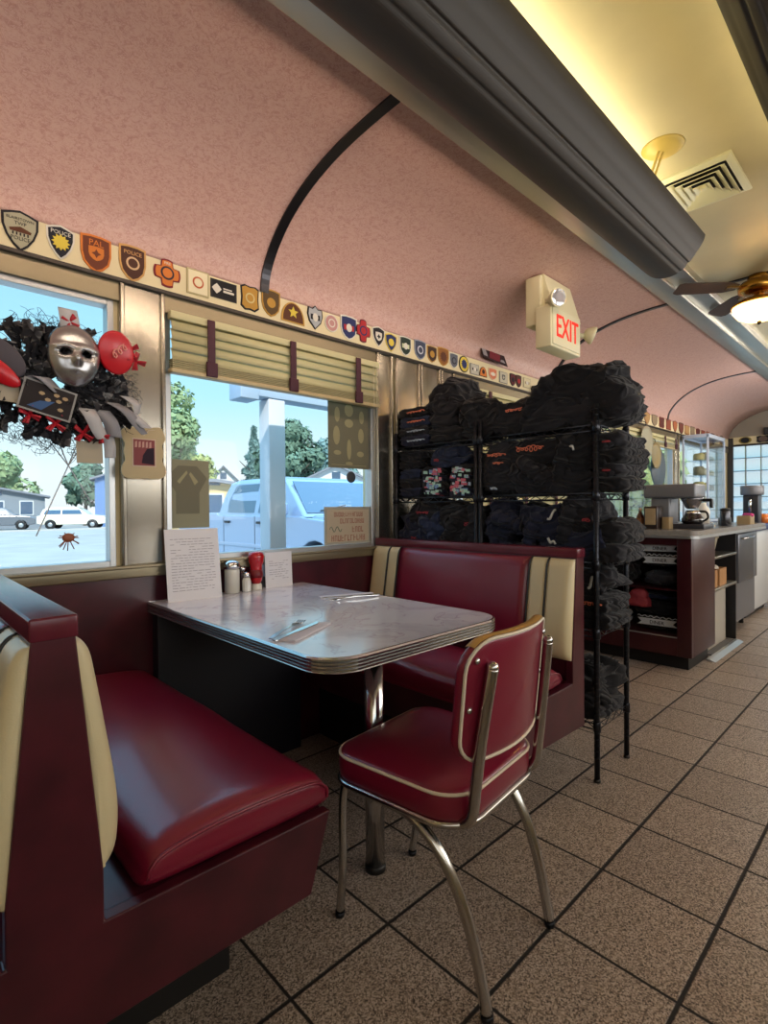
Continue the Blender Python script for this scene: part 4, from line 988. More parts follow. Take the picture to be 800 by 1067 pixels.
for (n_, z, h_, cx_, w_) in ((13, 1.095, .024, 1.80, .2), (10, 1.060, .026, 1.825, .17), (4, 1.015, .03, 1.865, .085), (11, .970, .032, 1.80, .235)):
    e = MB(); gw = w_/n_
    for i in range(n_):     # worn letter shapes too faded to read: an upright or two and a cross stroke
        x = cx_-w_/2+gw*i; t_ = gw*.2
        e.box(x, x+t_, YG-.0062, YG-.0054, z-h_/2, z+h_/2)
        if r.random() < .6: e.box(x+gw*.55, x+gw*.55+t_, YG-.0062, YG-.0054, z-h_/2, z+h_/2)
        q = r.choice((-.42, 0, .36)); e.box(x+t_, x+gw*.7, YG-.0061, YG-.0054, z+h_*q, z+h_*q+h_*.13)
        if r.random() < .5: e.box(x+t_, x+gw*.7, YG-.0061, YG-.0054, z-h_*.5, z-h_*.5+h_*.13)
    build('faded_lettering', e, M_sred, t)
build('flourish', MB().tube([(1.67+.08*i/14, YG-.0062, 1.018+.014*math.sin(i*.9)) for i in range(15)], .0025, 5), mat('faded_green', '#7f8a78', .7), t)
single('round_window_sticker', MB().lathe([(.031, 0), (.031, .002), (.027, .003)], n=28, mtx=FACE_Y, c=(1.823, YG+.002, 1.294)), mat('dark_grey_sticker', '#3c4248', .5), 'dark round sticker on the table window above the beige sign', 'sticker')
# cracked star decal and leaf decal on the left window
d = MB(); c = Vector((.49, YG-.001, 1.29))
for a, l in ((70, .13), (110, .14), (60, .07), (-112, .27), (-62, .15), (125, .1)):
    d.tube([c, c+Vector((math.cos(math.radians(a))*l, 0, math.sin(math.radians(a))*l))], .0022, 5)
single('star_decal', d, mat('white_line_decal', '#d7dbe0', .5), 'thin white starburst decal on the left window below the wreath', 'decal')
d = MB().ball((.487, YG-.002, 1.03), .021, 2, (1, .2, .8))
r = random.Random(2)
for i in range(14): a = r.uniform(0, 2*PI); d.tube([(.487, YG-.002, 1.03), (.487+.035*math.cos(a), YG-.002, 1.025+.034*math.sin(a)-.008)], .0018, 4)
single('splat_decal', d, mat('brown_decal', '#8a4a2c', .5), 'small brown splat decal low on the left window', 'decal')

# ------------------------------------------------------------------ wreath hanging in the left window
W = thing('wreath', 'black tulle wreath with red discs, ribbons and a silver mask hanging in the left window', 'wreath', (.42, 2.03, 1.3))
wc = Vector((.42, 2.03, 1.545)); r = random.Random(12)
tu = MB()
for i in range(330):      # ruffled tulle leaves
    a = r.uniform(0, 2*PI); rad = r.uniform(.02, .185); p = wc+Vector((math.cos(a)*rad*1.1, r.uniform(-.05, .0), math.sin(a)*rad*.9))
    L_ = r.uniform(.03, .075); wd = r.uniform(.02, .042); d = Vector((math.cos(a+r.uniform(-.7, .7)), r.uniform(-.7, .3), math.sin(a+r.uniform(-.7, .7)))).normalized()
    n_ = d.orthogonal().normalized(); n_ = (Matrix.Rotation(r.uniform(0, 6.28), 3, d) @ n_); b_ = d.cross(n_); ph = r.uniform(0, 6)
    tu.grid(lambda u, v: p+d*L_*u+n_*wd*(v-.5)*(.25+1.1*u)+b_*.014*math.sin(u*7+v*9+ph), 5, 5)
o = build('tulle_ruffle', tu, mat('black_tulle', '#0d0d18', .8, sheen=.3), W); o['kind'] = 'stuff'
ne = MB()
for i in range(760):      # loops of loose netting round the rim
    a = r.uniform(0, 2*PI); rad = r.uniform(.1, .24); p = wc+Vector((math.cos(a)*rad*1.08, r.uniform(-.04, .02), math.sin(a)*rad*.95)); rr = r.uniform(.012, .035)
    u = Vector((r.uniform(-1, 1), r.uniform(-.5, .5), r.uniform(-1, 1))).normalized(); v = u.orthogonal().normalized(); k = r.uniform(3.5, 6.5)
    ne.tube([p+u*rr*math.cos(q*k/8)+v*rr*math.sin(q*k/8)*.7+u*.006*q/2 for q in range(9)], .0008, 4, caps=False)
o = build('netting', ne, mat('black_netting', '#14141f', .6), W); o['kind'] = 'stuff'
# plain silver mask: a smooth face shell with two openings
mk = MB(); mc = Vector((.463, 1.955, 1.632))
def face(u, v):
    x = (u-.5)*2; y = (v-.5)*2
    R_ = math.sqrt(max(0, 1-.0*y)); wdt = .088*(1-.22*max(0, -y)**1.5)*math.sqrt(max(.0001, 1-abs(y)**2.6)); 
    X_ = wdt*x; dep = .06*math.sqrt(max(0, 1-.92*x*x))*math.sqrt(max(0, 1-.85*y*y))
    nose = .020*math.exp(-(x/.16)**2)*(math.exp(-((y+.12)/.24)**2)); brow = .006*math.exp(-((y-.22)/.1)**2)
    eye = -.02*sum(math.exp(-((x-s*.42)/.2)**2-((y-.06)/.11)**2) for s in (-1, 1))
    lip = .004*math.exp(-((y+.5)/.06)**2-(x/.3)**2)
    return mc+Vector((X_*.86, (-dep-nose-brow-eye-lip)*.85, y*.1))
NU, NV = 30, 36
vs = [face(i/NU, j/NV) for i in range(NU+1) for j in range(NV+1)]; fs = []
for i in range(NU):
    for j in range(NV):
        x = ((i+.5)/NU-.5)*2; y = ((j+.5)/NV-.5)*2
        if any(((x-s*.42)/.21)**2+((y-.06)/.1)**2 < 1 for s in (-1, 1)): continue
        fs.append((i*(NV+1)+j, (i+1)*(NV+1)+j, (i+1)*(NV+1)+j+1, i*(NV+1)+j+1))
mk.add(vs, fs, True)
build('mask', mk, mat('silver_paint', '#a9a9aa', .25, metal=.85), W, solid=.003)
def disc(c, rx, rz_, tilt, m, name, th=.012, nrm=(0, -1, 0)):
    mb = MB().lathe([(0, 0), (.9, 0), (1, .3), (1, .7), (.9, 1), (0, 1.05)], n=28); mb.xf(Matrix.Diagonal((rx, rz_, th, 1)))
    mb.xf(T(*c) @ FACE_Y @ RZ(tilt) @ RX(.25)); return build(name, mb, m, W)
disc((.592, 1.95, 1.672), .058, .073, math.radians(12), M_red, 'red_disc')
build('disc_scroll', MB().tube([(.578+.0022*i+.010*math.sin(i*.9), 1.933, 1.655+.0022*i+.012*math.cos(i*.9)) for i in range(24)], .003, 5), mat('pale_red', '#d98a80', .6), W)
disc((.27, 1.96, 1.60), .075, .045, math.radians(-40), mat('dark_grey_felt', '#4c4850', .8), 'grey_disc')
disc((.25, 1.95, 1.56), .08, .03, math.radians(-35), M_red, 'red_band')
def ribbon(pts, w_, m, name, tw=0):
    pts = catmull(pts, 6); mb = MB(); n = len(pts); vs = []
    for i, p in enumerate(pts):
        a = tw*i/n; vs += [p+Vector((math.cos(a), math.sin(a)*.8, .25*math.sin(a)))*w_/2, p-Vector((math.cos(a), math.sin(a)*.8, .25*math.sin(a)))*w_/2]
    mb.add(vs, [(2*i, 2*i+1, 2*i+3, 2*i+2) for i in range(n-1)], True); return build(name, mb, m, W, solid=.0015)
M_rib = mat('grey_burlap_ribbon', '#8a8a90', .75, bump=.4, bscale=300); M_rib2 = mat('white_burlap_ribbon', '#b5b5b8', .75, bump=.4, bscale=300); M_rr = mat('red_ribbon', '#a81628', .5)
ribbon([(.5, 1.96, 1.47), (.51, 1.93, 1.44), (.535, 1.94, 1.39), (.55, 1.95, 1.37)], .05, M_rib2, 'ribbon', .6)
ribbon([(.55, 1.96, 1.47), (.57, 1.94, 1.43), (.585, 1.95, 1.38)], .05, M_rib, 'ribbon', -.4)
ribbon([(.58, 1.96, 1.5), (.62, 1.93, 1.47), (.655, 1.94, 1.43), (.69, 1.96, 1.40)], .045, M_rib, 'ribbon', .9)
ribbon([(.6, 1.96, 1.49), (.65, 1.94, 1.455), (.69, 1.94, 1.42)], .04, M_rib2, 'ribbon', .2)
ribbon([(.63, 1.97, 1.53), (.66, 1.95, 1.5), (.66, 1.96, 1.46)], .04, M_rib2, 'ribbon', 1.2)
ribbon([(.56, 1.98, 1.41), (.575, 1.97, 1.36), (.58, 1.98, 1.31)], .04, M_rib2, 'ribbon', .3)
ribbon([(.46, 1.97, 1.70), (.455, 1.95, 1.74), (.45, 1.96, 1.79)], .06, M_rib2, 'ribbon', .3)
ribbon([(.33, 1.97, 1.53), (.37, 1.94, 1.55), (.42, 1.95, 1.51)], .05, M_rib, 'ribbon', 1.0)
for (x, z, q) in ((.455, 1.745, .025), (.64, 1.69, .03), (.66, 1.655, .03), (.41, 1.41, .03), (.49, 1.385, .03), (.34, 1.43, .028), (.545, 1.38, .022)):
    mb = MB()
    for k in range(4):
        a = k*1.57+x*40; mb.tube([(x, 1.955, z), (x+q*math.cos(a)-.3*q*math.sin(a), 1.945, z+q*math.sin(a)+.3*q*math.cos(a)), (x+q*math.cos(a)*1.1, 1.955, z+q*math.sin(a)*1.1), (x, 1.955, z)], .005, 6)
    build('red_bow', mb, M_rr, W)
M_ = T(.388, 1.945, 1.48) @ FACE_Y @ RZ(math.radians(-14))
cd = build('photo_card', MB().prism(shield(.15, .1, 'rect'), 'z', 0, .003).xf(M_), mat('grey_card', '#8a8a88', .6), W)
e = MB().prism(shield(.138, .088, 'rect'), 'z', .003, .0035).use(1).prism([(-.05, -.035), (-.01, -.038), (.02, .0), (-.02, -.01)], 'z', .0035, .004).use(2)
for (a, b_) in ((-.02, .015), (.0, .0), (.03, .005), (.045, .02), (.02, .022), (.04, -.02)): e.prism(shield(.018, .012, 'round') if 0 else [(a+.009*math.cos(q), b_+.006*math.sin(q)) for q in (0, 1, 2, 3, 4, 5)], 'z', .0035, .004)
build('photo', e.xf(M_), [pm('#231d20'), pm('#3c5c8c'), pm('#b09a78')], cd)
build('tag', MB().prism(shield(.08, .075, 'rect'), 'z', 0, .002).xf(T(.513, 1.97, 1.325) @ FACE_Y @ RZ(.02)), mat('beige_tag', '#a89f8c', .7), W)
build('tag', MB().prism(shield(.1, .05, 'rect'), 'z', 0, .002).xf(T(.265, 1.96, 1.49) @ FACE_Y @ RZ(-.05)), mat('beige_tag', '#a89f8c', .7), W)
# scalloped plaque hanging from it
t = thing('hanging_plaque', 'small scalloped tan plaque with a red picture hanging right of the wreath', 'plaque', (.725, 2.07, 1.25))
P = [(-.075, .085), (-.03, .095), (.03, .098), (.06, .1), (.075, .08), (.08, .055), (.068, .03), (.073, 0), (.068, -.03), (.08, -.055), (.078, -.085), (.05, -.1), (0, -.098), (-.05, -.1), (-.078, -.085), (-.08, -.055), (-.068, -.03), (-.073, 0), (-.068, .03), (-.08, .055)]
M_ = T(.725, 2.075, 1.345) @ FACE_Y
PP = [(p.x, p.y) for p in catmull([Vector((a, b_, 0)) for a, b_ in P], 3, True)]
build('board', MB().prism(PP, 'z', 0, .008).xf(M_), mat('tan_wood', '#bba982', .6), t)
build('picture_edge', MB().prism(shield(.086, .106, 'rect'), 'z', .008, .009).xf(M_), mat('beige_edge', '#c9b7a2', .6), t)
e = MB().prism(shield(.078, .098, 'rect'), 'z', .009, .0098).use(1).prism([(-.01, -.04), (.036, -.045), (.036, .02), (.01, .015), (-.005, -.01)], 'z', .0098, .0104).use(2)
for q in range(5): e.prism([(-.034+q*.013, .018), (-.026+q*.013, .02), (-.026+q*.013, .043), (-.033+q*.013, .04)], 'z', .0098, .0104)
build('picture', e.xf(M_), [pm('#8a4a4c'), pm('#2a1a2a'), pm('#c49a90')], t)
build('cord', MB().tube([(.70, 2.0, 1.40), (.74, 2.06, 1.43-.0), (.765, 2.068, 1.435)], .0015, 5), mat('cord', '#cfc7b0', .7), t)

# ------------------------------------------------------------------ EXIT sign with two lamp heads
t = thing('exit_sign', 'ivory EXIT sign with red letters and two emergency lamp heads on the pink vault', 'exit sign', (2.97, 1.6, 2.06))
build('housing', MB().rbox(2.775, 3.14, 1.5, 1.6, 2.05, 2.29, .008), M_ivory, t)
build('upper_box', MB().prism([(1.505, 2.26), (1.60, 2.26), (1.67, 2.50), (1.575, 2.50)], 'x', 2.83, 3.16), M_ivory, t, bevel=.004)
build('mount', MB().rbox(2.80, 2.92, 1.58, 1.68, 2.2, 2.49, .01), M_ivory, t)
build('face_plate', MB().rbox(2.79, 3.125, 1.494, 1.502, 2.065, 2.275, .003), mat('exit_face', '#dcd8b6', .4), t)
build('lettering', text_mb('EXIT', .185, .002, sx=.72).xf(T(2.958, 1.492, 2.17) @ FACE_Y), mat('exit_red', '#c8231a', .5, emit='#ff2a18', estr=.35), t)
M_lens = mat('lamp_lens', '#c9cbd0', .1, metal=.6)
for (x, y, z, ax) in ((2.775, 1.46, 2.31, Vector((-.35, -.9, -.2))), (3.235, 1.47, 2.2, Vector((.55, -.75, -.35)))):
    ax.normalize(); q = ax.to_track_quat('Z', 'Y').to_matrix().to_4x4()
    h = build('lamp_head', MB().lathe([(.018, -.05), (.03, -.045), (.052, -.005), (.054, .012), (.05, .014)], (x, y, z), 24, q), M_ivory, t)
    build('lens', MB().lathe([(.05, .012), (.046, .015), (.02, .016), (0, .016)], (x, y, z), 24, q), M_lens, h)
    build('arm', MB().tube([(x, y+.02, z), (x+(-.0 if x < 3 else -.07), 1.53, z-.0)], .014, 10), M_ivory, h)

# ------------------------------------------------------------------ centre ceiling: air vent, cover plate with cable, fan light
t = thing('air_vent', 'square ivory ceiling air vent beside the cove trough', 'vent', (2.67, .70, 2.52))
vx, vy, vz = 2.665, .70, 2.56
def sqring(a, b, z0, z1):
    mb = MB()
    vs = [(vx+sx*a, vy+sy*a*.8, z0) for sx, sy in ((-1,-1),(1,-1),(1,1),(-1,1))]+[(vx+sx*b, vy+sy*b*.8, z1) for sx, sy in ((-1,-1),(1,-1),(1,1),(-1,1))]
    mb.add(vs, [(i, (i+1) % 4, 4+(i+1) % 4, 4+i) for i in range(4)], False); return mb
build('frame', sqring(.18, .15, 2.553, 2.545).join(sqring(.18, .181, 2.553, 2.56)), M_ivory, t, solid=.004)
build('duct', MB().box(vx-.15, vx+.15, vy-.12, vy+.12, 2.556, 2.559), M_black, t)
for i in range(4):
    a = .14-i*.033; build('louvre', sqring(a, a-.026, 2.536-.0, 2.552), M_ivory, t, solid=.003)
build('hub', MB().box(vx-.012, vx+.012, vy-.011, vy+.011, 2.536, 2.552), M_ivory, t)
t = thing('ceiling_cover_plate', 'round yellowed ceiling cover plate with a cable running to the cove trough', 'cover plate', (2.271, .74, 2.54))
build('plate', MB().lathe([(0, -.018), (.055, -.016), (.075, -.004), (.078, 0)], (2.271, .74, 2.56), 32), mat('yellowed_plastic', '#cdb25c', .45), t)
build('cable', MB().tube(catmull([(2.26, .75, 2.545), (2.262, .765, 2.51), (2.275, .79, 2.46), (2.285, .80, 2.40)], 5), .006, 8).tube(catmull([(2.275, .74, 2.545), (2.28, .76, 2.5), (2.285, .80, 2.40)], 5), .005, 8), mat('yellowed_plastic', '#cdb25c', .45), t)
M_bowl = paper_trans('lit_frosted_glass', '#f0cf92', .85)
FX, FY, FZ = 3.98, .74, 2.405
t = thing('ceiling_fan_light', 'brass ceiling fan with a lit frosted glass bowl at the right edge', 'ceiling fan', (FX, FY, 2.22))
build('canopy', MB().lathe([(.065, 0), (.06, -.03), (.03, -.05), (.018, -.055)], (FX, FY, 2.56), 28), M_brass, t)
build('motor', MB().lathe([(.018, .14), (.05, .13), (.1, .115), (.115, .09), (.11, .06), (.07, .045), (.035, .04)], (FX, FY, FZ), 32), M_brass, t)
build('neck', MB().lathe([(.035, .05), (.022, .03), (.03, .015), (.05, .005)], (FX, FY, FZ), 24), M_brass, t)
build('rim', MB().lathe([(.04, .012), (.12, .0), (.15, -.02), (.152, -.03), (.14, -.032)], (FX, FY, FZ), 36), M_brass, t)
build('glass_bowl', MB().lathe([(.143, -.03), (.138, -.06), (.118, -.09), (.08, -.112), (.04, -.122), (0, -.124)], (FX, FY, FZ), 36), M_bowl, t)
build('finial', MB().lathe([(0, -.15), (.01, -.145), (.014, -.132), (.008, -.122), (0, -.121)], (FX, FY, FZ), 14), mat('dark_bronze', '#2c2620', .4, metal=.7), t)
M_blade = mat('dark_walnut_blade', '#4a3a30', .4)
for k in range(4):
    a = math.radians(42+90*k)
    bl = MB().prism([(.13, -.03), (.2, -.055), (.47, -.062), (.5, -.045), (.5, .045), (.47, .062), (.2, .055), (.13, .03)], 'z', -.003, .003).xf(T(FX, FY, FZ+.09) @ RZ(a) @ RX(math.radians(10)))
    b_ = build('blade', bl, M_blade, t)
    build('blade_arm', MB().box(.09, .2, -.016, .016, -.004, .004).xf(T(FX, FY, FZ+.087) @ RZ(a)), M_brass, b_)

# ------------------------------------------------------------------ counter beyond the racks
M_case = mat('dark_maroon_panel', '#3c141a', .3, var=.2, vscale=10)
M_dark = mat('dark_recess', '#0f0b0d', .8)
t = thing('counter_cabinet', 'dark maroon display counter with shirts behind its front, past the racks', 'counter', (4.2, 1.6, 0))
build('corner_post', MB().rbox(3.94, 4.45, 1.10, 1.14, .1, .905, .003), M_case, t)
build('front_stile', MB().rbox(3.898, 3.939, 1.1, 1.19, .1, .905, .003), M_case, t)
build('front_rail', MB().box(3.9, 3.93, 1.19, 2.1, .855, .905), M_case, t); build('front_rail', MB().box(3.9, 3.93, 1.19, 2.1, .1, .23), M_case, t)
build('back_panel', MB().box(4.40, 4.44, 1.14, 2.1, .1, .905), M_dark, t)
build('shelf', MB().box(3.94, 4.40, 1.14, 2.1, .535, .55), M_case, t)
build('shelf', MB().box(3.94, 4.40, 1.14, 2.1, .21, .23), M_case, t)
build('plinth', MB().box(3.97, 4.42, 1.14, 2.1, 0, .1), M_toe, t)
build('front_glass', MB().box(3.908, 3.913, 1.19, 2.1, .23, .855), M_glass, t)
build('trim_strip', MB().box(3.895, 3.9, 1.19, 2.1, .222, .23), M_alu, t)
ct = MB().prism(rrect(3.86, 5.98, 1.06, 2.11, .05), 'z', .925, .958)
t = thing('countertop', 'grey counter top with metal edge carrying the coffee brewer', 'countertop', (4.9, 1.6, .905))
build('slab', ct, mat('grey_counter', '#8f8b86', .25, var=.15, vscale=30), t)
build('edge_band', MB().prism(rrect(3.852, 5.985, 1.052, 2.11, .055), 'z', .905, .9245), M_alu, t)
def shirt(label, z0, h, y0, y1, x0=3.98, rows=1, m=None, text=None, tail=True):
    t = thing('folded_shirt', label, 'shirt', (x0+.15, (y0+y1)/2, z0), group='shirts in the counter case')
    vs, fs = cloth_shape((x0+.16, (y0+y1)/2, z0), (.14, (y1-y0)/2-.01, h/2-.006), z0*31+y0, 2, 4, amp=.25)
    build('fabric', MB().add(vs, fs, True), m or M_hood, t)
    if text:
        b = MB(); ym = (y0+y1)/2; w_ = (y1-y0)*.44
        b.prism([(-w_, -.022), (-w_*.8, 0), (-w_, .025), (w_, .028), (w_*.8, 0), (w_, -.018)], 'z', 0, .003)
        fx = min(v.x for v in vs)-.004
        build('printed_banner', b.xf(T(fx, ym, z0+h*.55) @ FACE_X), mat('white_banner', '#d9dee2', .8), t)
        build('lettering', text_mb(text, .034, .001).xf(T(fx-.004, ym, z0+h*.55) @ FACE_X), mat('black_letters', '#101218', .8), t)
        build('printed_script', MB().tube([(fx-.003, ym+w_*(1-2*i/24), z0+h*.55+.04+.006*math.sin(i*1.7)) for i in range(25)], .0035, 5), mat('white_banner', '#d9dee2', .8), t)
shirt('black shirt lettered DINER at the top of the counter display case', .775, .085, 1.2, 1.46, text='DINER')
shirt('black shirt lettered DINER, lower one of the two at the top of the counter display', .69, .085, 1.2, 1.46, text='DINER')
shirt('plain dark shirt on the middle shelf of the counter case', .55, .12, 1.2, 1.47, m=M_grey_f)
shirt('black shirt with white banner on the counter case bottom shelf', .235, .1, 1.2, 1.5, text='DINER')
shirt('black shirt below the middle shelf of the counter case', .335, .12, 1.22, 1.55)
shirt('black shirts stack left of the lettered shirts in the counter case', .55, .2, 1.52, 1.85)
shirt('black shirt at the far left bottom of the counter case', .235, .18, 1.56, 1.9)
shirt('pale edged black shirt on the counter case middle shelf', .455, .05, 1.21, 1.5, m=M_navy2)
mb = MB().add(*cloth_shape((3.99, 1.455, .40), (.03, .05, .05), 3, 0, 4, amp=.7), True)
single('red_cloth', mb, M_redp, 'red cloth bunched at the left of the counter case', 'cloth')
# open shelf bay and dishwasher front, side of the counter facing the aisle
t = thing('shelf_unit', 'open stainless shelf bay under the counter holding a basket and cartons', 'shelf', (4.83, 1.55, 0))
build('carcass', MB().box(4.45, 5.2, 1.9, 1.94, .34, .905).box(4.45, 4.47, 1.13, 1.9, .34, .905).box(5.18, 5.2, 1.13, 1.9, 0, .905), mat('dark_grey_metal', '#2b2b2e', .45, metal=.5), t)
build('shelf', MB().rbox(4.47, 5.18, 1.12, 1.9, .715, .735, .004), M_steelh, t)
build('shelf', MB().rbox(4.47, 5.18, 1.12, 1.9, .47, .49, .004), M_steelh, t)
build('kick_panel', MB().box(4.455, 5.12, 1.19, 1.21, .0, .47), mat('pale_panel', '#b4b0a6', .4), t)
t = thing('wicker_basket', 'round pale basket on the upper shelf under the counter', 'basket', (4.82, 1.3, .735))
build('basket', MB().lathe([(.09, 0), (.1, .01), (.125, .13), (.13, .135), (.12, .135), (.095, .015), (.0, .012)], (4.82, 1.3, .735), 28), mat('pale_wicker', '#a59a84', .8, bump=.6, bscale=90), t)
build('rim', MB().tube([(4.82+.127*math.cos(a*PI/14), 1.3+.127*math.sin(a*PI/14), .87) for a in range(28)], .007, 6, closed=True), mat('pale_wicker', '#a59a84'), t)
for (x0, x1, lb) in ((4.5, 4.72, 'open brown carton at the left of the lower counter shelf'), (4.78, 4.98, 'brown carton with white paper at the right of the lower counter shelf')):
    t = thing('carton', lb, 'box', ((x0+x1)/2, 1.28, .49))
    w_ = .008; y0, y1, z0, z1 = 1.15, 1.42, .49, .62
    build('box', MB().box(x0, x1, y0, y0+w_, z0, z1).box(x0, x1, y1-w_, y1, z0, z1).box(x0, x0+w_, y0+w_, y1-w_, z0, z1).box(x1-w_, x1, y0+w_, y1-w_, z0, z1).box(x0+w_, x1-w_, y0+w_, y1-w_, z0, z0+w_), M_card, t)
    pp = MB(); 
    for k in range(5): pp.ball((x0+.05+.03*k, 1.25+.03*(k % 2), z1-.01), .045, 2, (1, 1.2, .7))
    build('crumpled_paper', pp, mat('off_white_paper', '#c9bfae', .8), t)
t = thing('undercounter_refrigerator', 'grey undercounter appliance with a framed door beside the shelf bay', 'refrigerator', (5.58, 1.55, .4))
build('body', MB().box(5.21, 5.97, 1.15, 1.95, .12, .9), M_grey, t)
build('door', MB().rbox(5.25, 5.78, 1.12, 1.149, .46, .88, .008), mat('brushed_grey_door', '#6d7078', .3, metal=.6), t)
build('handle', MB().tube([(5.3, 1.1, .84), (5.73, 1.1, .84)], .008, 8).tube([(5.32, 1.122, .84), (5.32, 1.1, .84)], .006, 6).tube([(5.71, 1.122, .84), (5.71, 1.1, .84)], .006, 6), M_chrome, t)
build('side_stile', MB().rbox(5.79, 5.97, 1.13, 1.149, .46, .88, .004), M_grey, t)
for x in (5.25, 5.93):
    build('leg', MB().tube([(x, 1.25, 0), (x, 1.25, .12)], .02, 10), M_black, t); build('leg', MB().tube([(x, 1.85, 0), (x, 1.85, .12)], .02, 10), M_black, t)
t = thing('chest_freezer', 'white enamel chest cabinet at the far right end of the counter', 'freezer', (6.6, 1.45, 0))
build('body', MB().rbox(6.15, 7.1, 1.22, 1.8, .06, .86, .02), mat('white_enamel', '#c9cdd0', .3), t)
build('lid', MB().rbox(6.13, 7.12, 1.2, 1.81, .862, .93, .012), mat('blue_lid', '#2b3568', .4), t)
build('base', MB().box(6.2, 7.05, 1.27, 1.78, 0, .06), M_black, t)
# floor mat with metal nosing
t = thing('floor_mat', 'grey floor mat with a bright metal edge at the corner of the display counter', 'mat', (4.7, 1.14, 0))
build('mat', MB().box(4.47, 5.12, 1.12, 1.178, .001, .01), mat('grey_rubber', '#4a4a4c', .7), t)
build('metal_edge', MB().prism([(1.06, 0.0), (1.12, .0), (1.12, .014), (1.1, .014)], 'x', 4.3, 5.12), M_alu, t)

# ------------------------------------------------------------------ things on the counter
ZC = .958
t = thing('coffee_brewer', 'grey coffee brewer with a long overhanging head on the counter', 'coffee maker', (4.3, 1.33, ZC))
build('base', MB().rbox(4.18, 4.42, 1.10, 1.47, ZC, ZC+.035, .008), mat('dark_grey_plastic', '#2c2d33', .4), t)
build('column', MB().rbox(4.2, 4.4, 1.33, 1.46, ZC+.035, ZC+.225, .008), M_grey, t)
build('head', MB().rbox(4.17, 4.42, 1.15, 1.505, ZC+.226, ZC+.325, .014), M_grey, t)
build('funnel', MB().lathe([(.03, 0), (.04, .01), (.072, .07), (.075, .082), (.07, .082)], (4.3, 1.21, ZC+.142), 24), mat('steel_funnel', '#8b8b90', .25, metal=.8), t)
build('funnel_handle', MB().rbox(4.285, 4.315, 1.08, 1.14, ZC+.195, ZC+.218, .006).rbox(4.285, 4.315, 1.075, 1.095, ZC+.15, ZC+.215, .006), M_black, t)
t = thing('coffee_carafe', 'glass coffee pot with black band under the brewer head', 'coffee pot', (4.28, 1.2, ZC+.036))
build('pot', MB().lathe([(.06, 0), (.072, .012), (.072, .035), (.045, .08), (.035, .095)], (4.28, 1.2, ZC+.036), 24), mat('dark_coffee_glass', '#151013', .06, coat=1), t)
build('collar', MB().lathe([(.05, .07), (.052, .078), (.042, .098), (.034, .098)], (4.28, 1.2, ZC+.036), 24), M_chrome, t)
build('handle', MB().tube(catmull([(4.25, 1.145, ZC+.125), (4.235, 1.1, ZC+.12), (4.235, 1.09, ZC+.08), (4.245, 1.125, ZC+.055)], 5), .008, 8), M_black, t)
t = thing('sauce_bottle', 'brown sauce bottle left of the napkin dispenser on the counter', 'bottle', (4.1, 1.5, ZC))
build('bottle', MB().lathe([(.024, 0), (.027, .004), (.027, .09), (.012, .12), (.011, .135)], (4.1, 1.5, ZC), 20), mat('brown_glass', '#5c2a12', .1, coat=.8), t)
build('cap', MB().lathe([(.013, .133), (.013, .152), (0, .153)], (4.1, 1.5, ZC), 16), M_white, t)
build('label', MB().lathe([(.0275, .025), (.0278, .03), (.0278, .075), (.0275, .08)], (4.1, 1.5, ZC), 20), mat('tan_label', '#8a5a34', .6), t)
t = thing('napkin_dispenser', 'tan and dark napkin dispenser standing on the counter', 'dispenser', (4.1, 1.41, ZC))
build('case', MB().rbox(4.04, 4.16, 1.36, 1.455, ZC, ZC+.165, .008), mat('dark_brown_case', '#2c201c', .3), t)
build('face', MB().rbox(4.034, 4.041, 1.372, 1.443, ZC+.03, ZC+.15, .003), mat('tan_face', '#a08a68', .5), t)
single('small_carton', MB().rbox(4.1, 4.18, 1.3, 1.35, ZC, ZC+.085, .003), mat('tan_carton', '#9a8460', .6), 'small tan carton right of the napkin dispenser', 'box')
single('book_stack', MB().rbox(3.98, 4.12, 1.56, 1.68, ZC, ZC+.03, .003).rbox(3.985, 4.11, 1.565, 1.67, ZC+.031, ZC+.085, .003), mat('grey_box', '#7b7f88', .6), 'grey boxes at the left end of the counter behind the rack post', 'box')
single('black_pouch', MB().ball((4.22, 1.41, ZC+.03), .055, 3, (1, 1.5, .55)), M_black, 'black pouch lying at the foot of the coffee brewer', 'pouch')
t = thing('steel_canister', 'dark steel canister right of the coffee pot on the counter', 'canister', (4.9, 1.14, ZC))
build('body', MB().lathe([(.035, 0), (.037, .004), (.037, .12), (.033, .128)], (4.9, 1.14, ZC), 20), mat('dark_steel', '#4b4c52', .25, metal=.8), t)
build('lid', MB().lathe([(.038, .126), (.036, .14), (.012, .146), (0, .147)], (4.9, 1.14, ZC), 20), M_black, t)
single('dark_tin', MB().lathe([(.045, 0), (.048, .004), (.048, .06), (.044, .064), (0, .064)], (5.15, 1.2, ZC), 20), M_black, 'low dark tin between the canister and the tan box', 'tin')
t = thing('tan_box', 'tan cardboard box with pink tissue at the far end of the counter', 'box', (5.5, 1.12, ZC))
build('box', MB().rbox(5.4, 5.56, 1.07, 1.17, ZC, ZC+.075, .003), mat('tan_carton', '#9a8460', .6), t)
pk = MB()
for k in range(5): pk.ball((5.46+.02*k, 1.075+.015*k, ZC+.08), .022, 2, (1, 1, .8))
build('pink_tissue', pk, mat('magenta_tissue', '#c43a86', .7), t)
single('white_jug', MB().lathe([(.05, 0), (.055, .01), (.055, .13), (.03, .17), (.03, .19)], (5.2, 1.38, ZC), 20), M_white, 'white plastic jug behind the tan box on the counter', 'jug')
t = thing('espresso_grinder', 'grey drum-topped coffee machine on the white chest at the far end', 'coffee maker', (6.65, 1.3, .93))
build('drum', MB().lathe([(.0, .3), (.1, .3), (.105, .31), (.105, .39), (.1, .4), (0, .4)], (6.65, 1.3, .93), 28), M_grey, t)
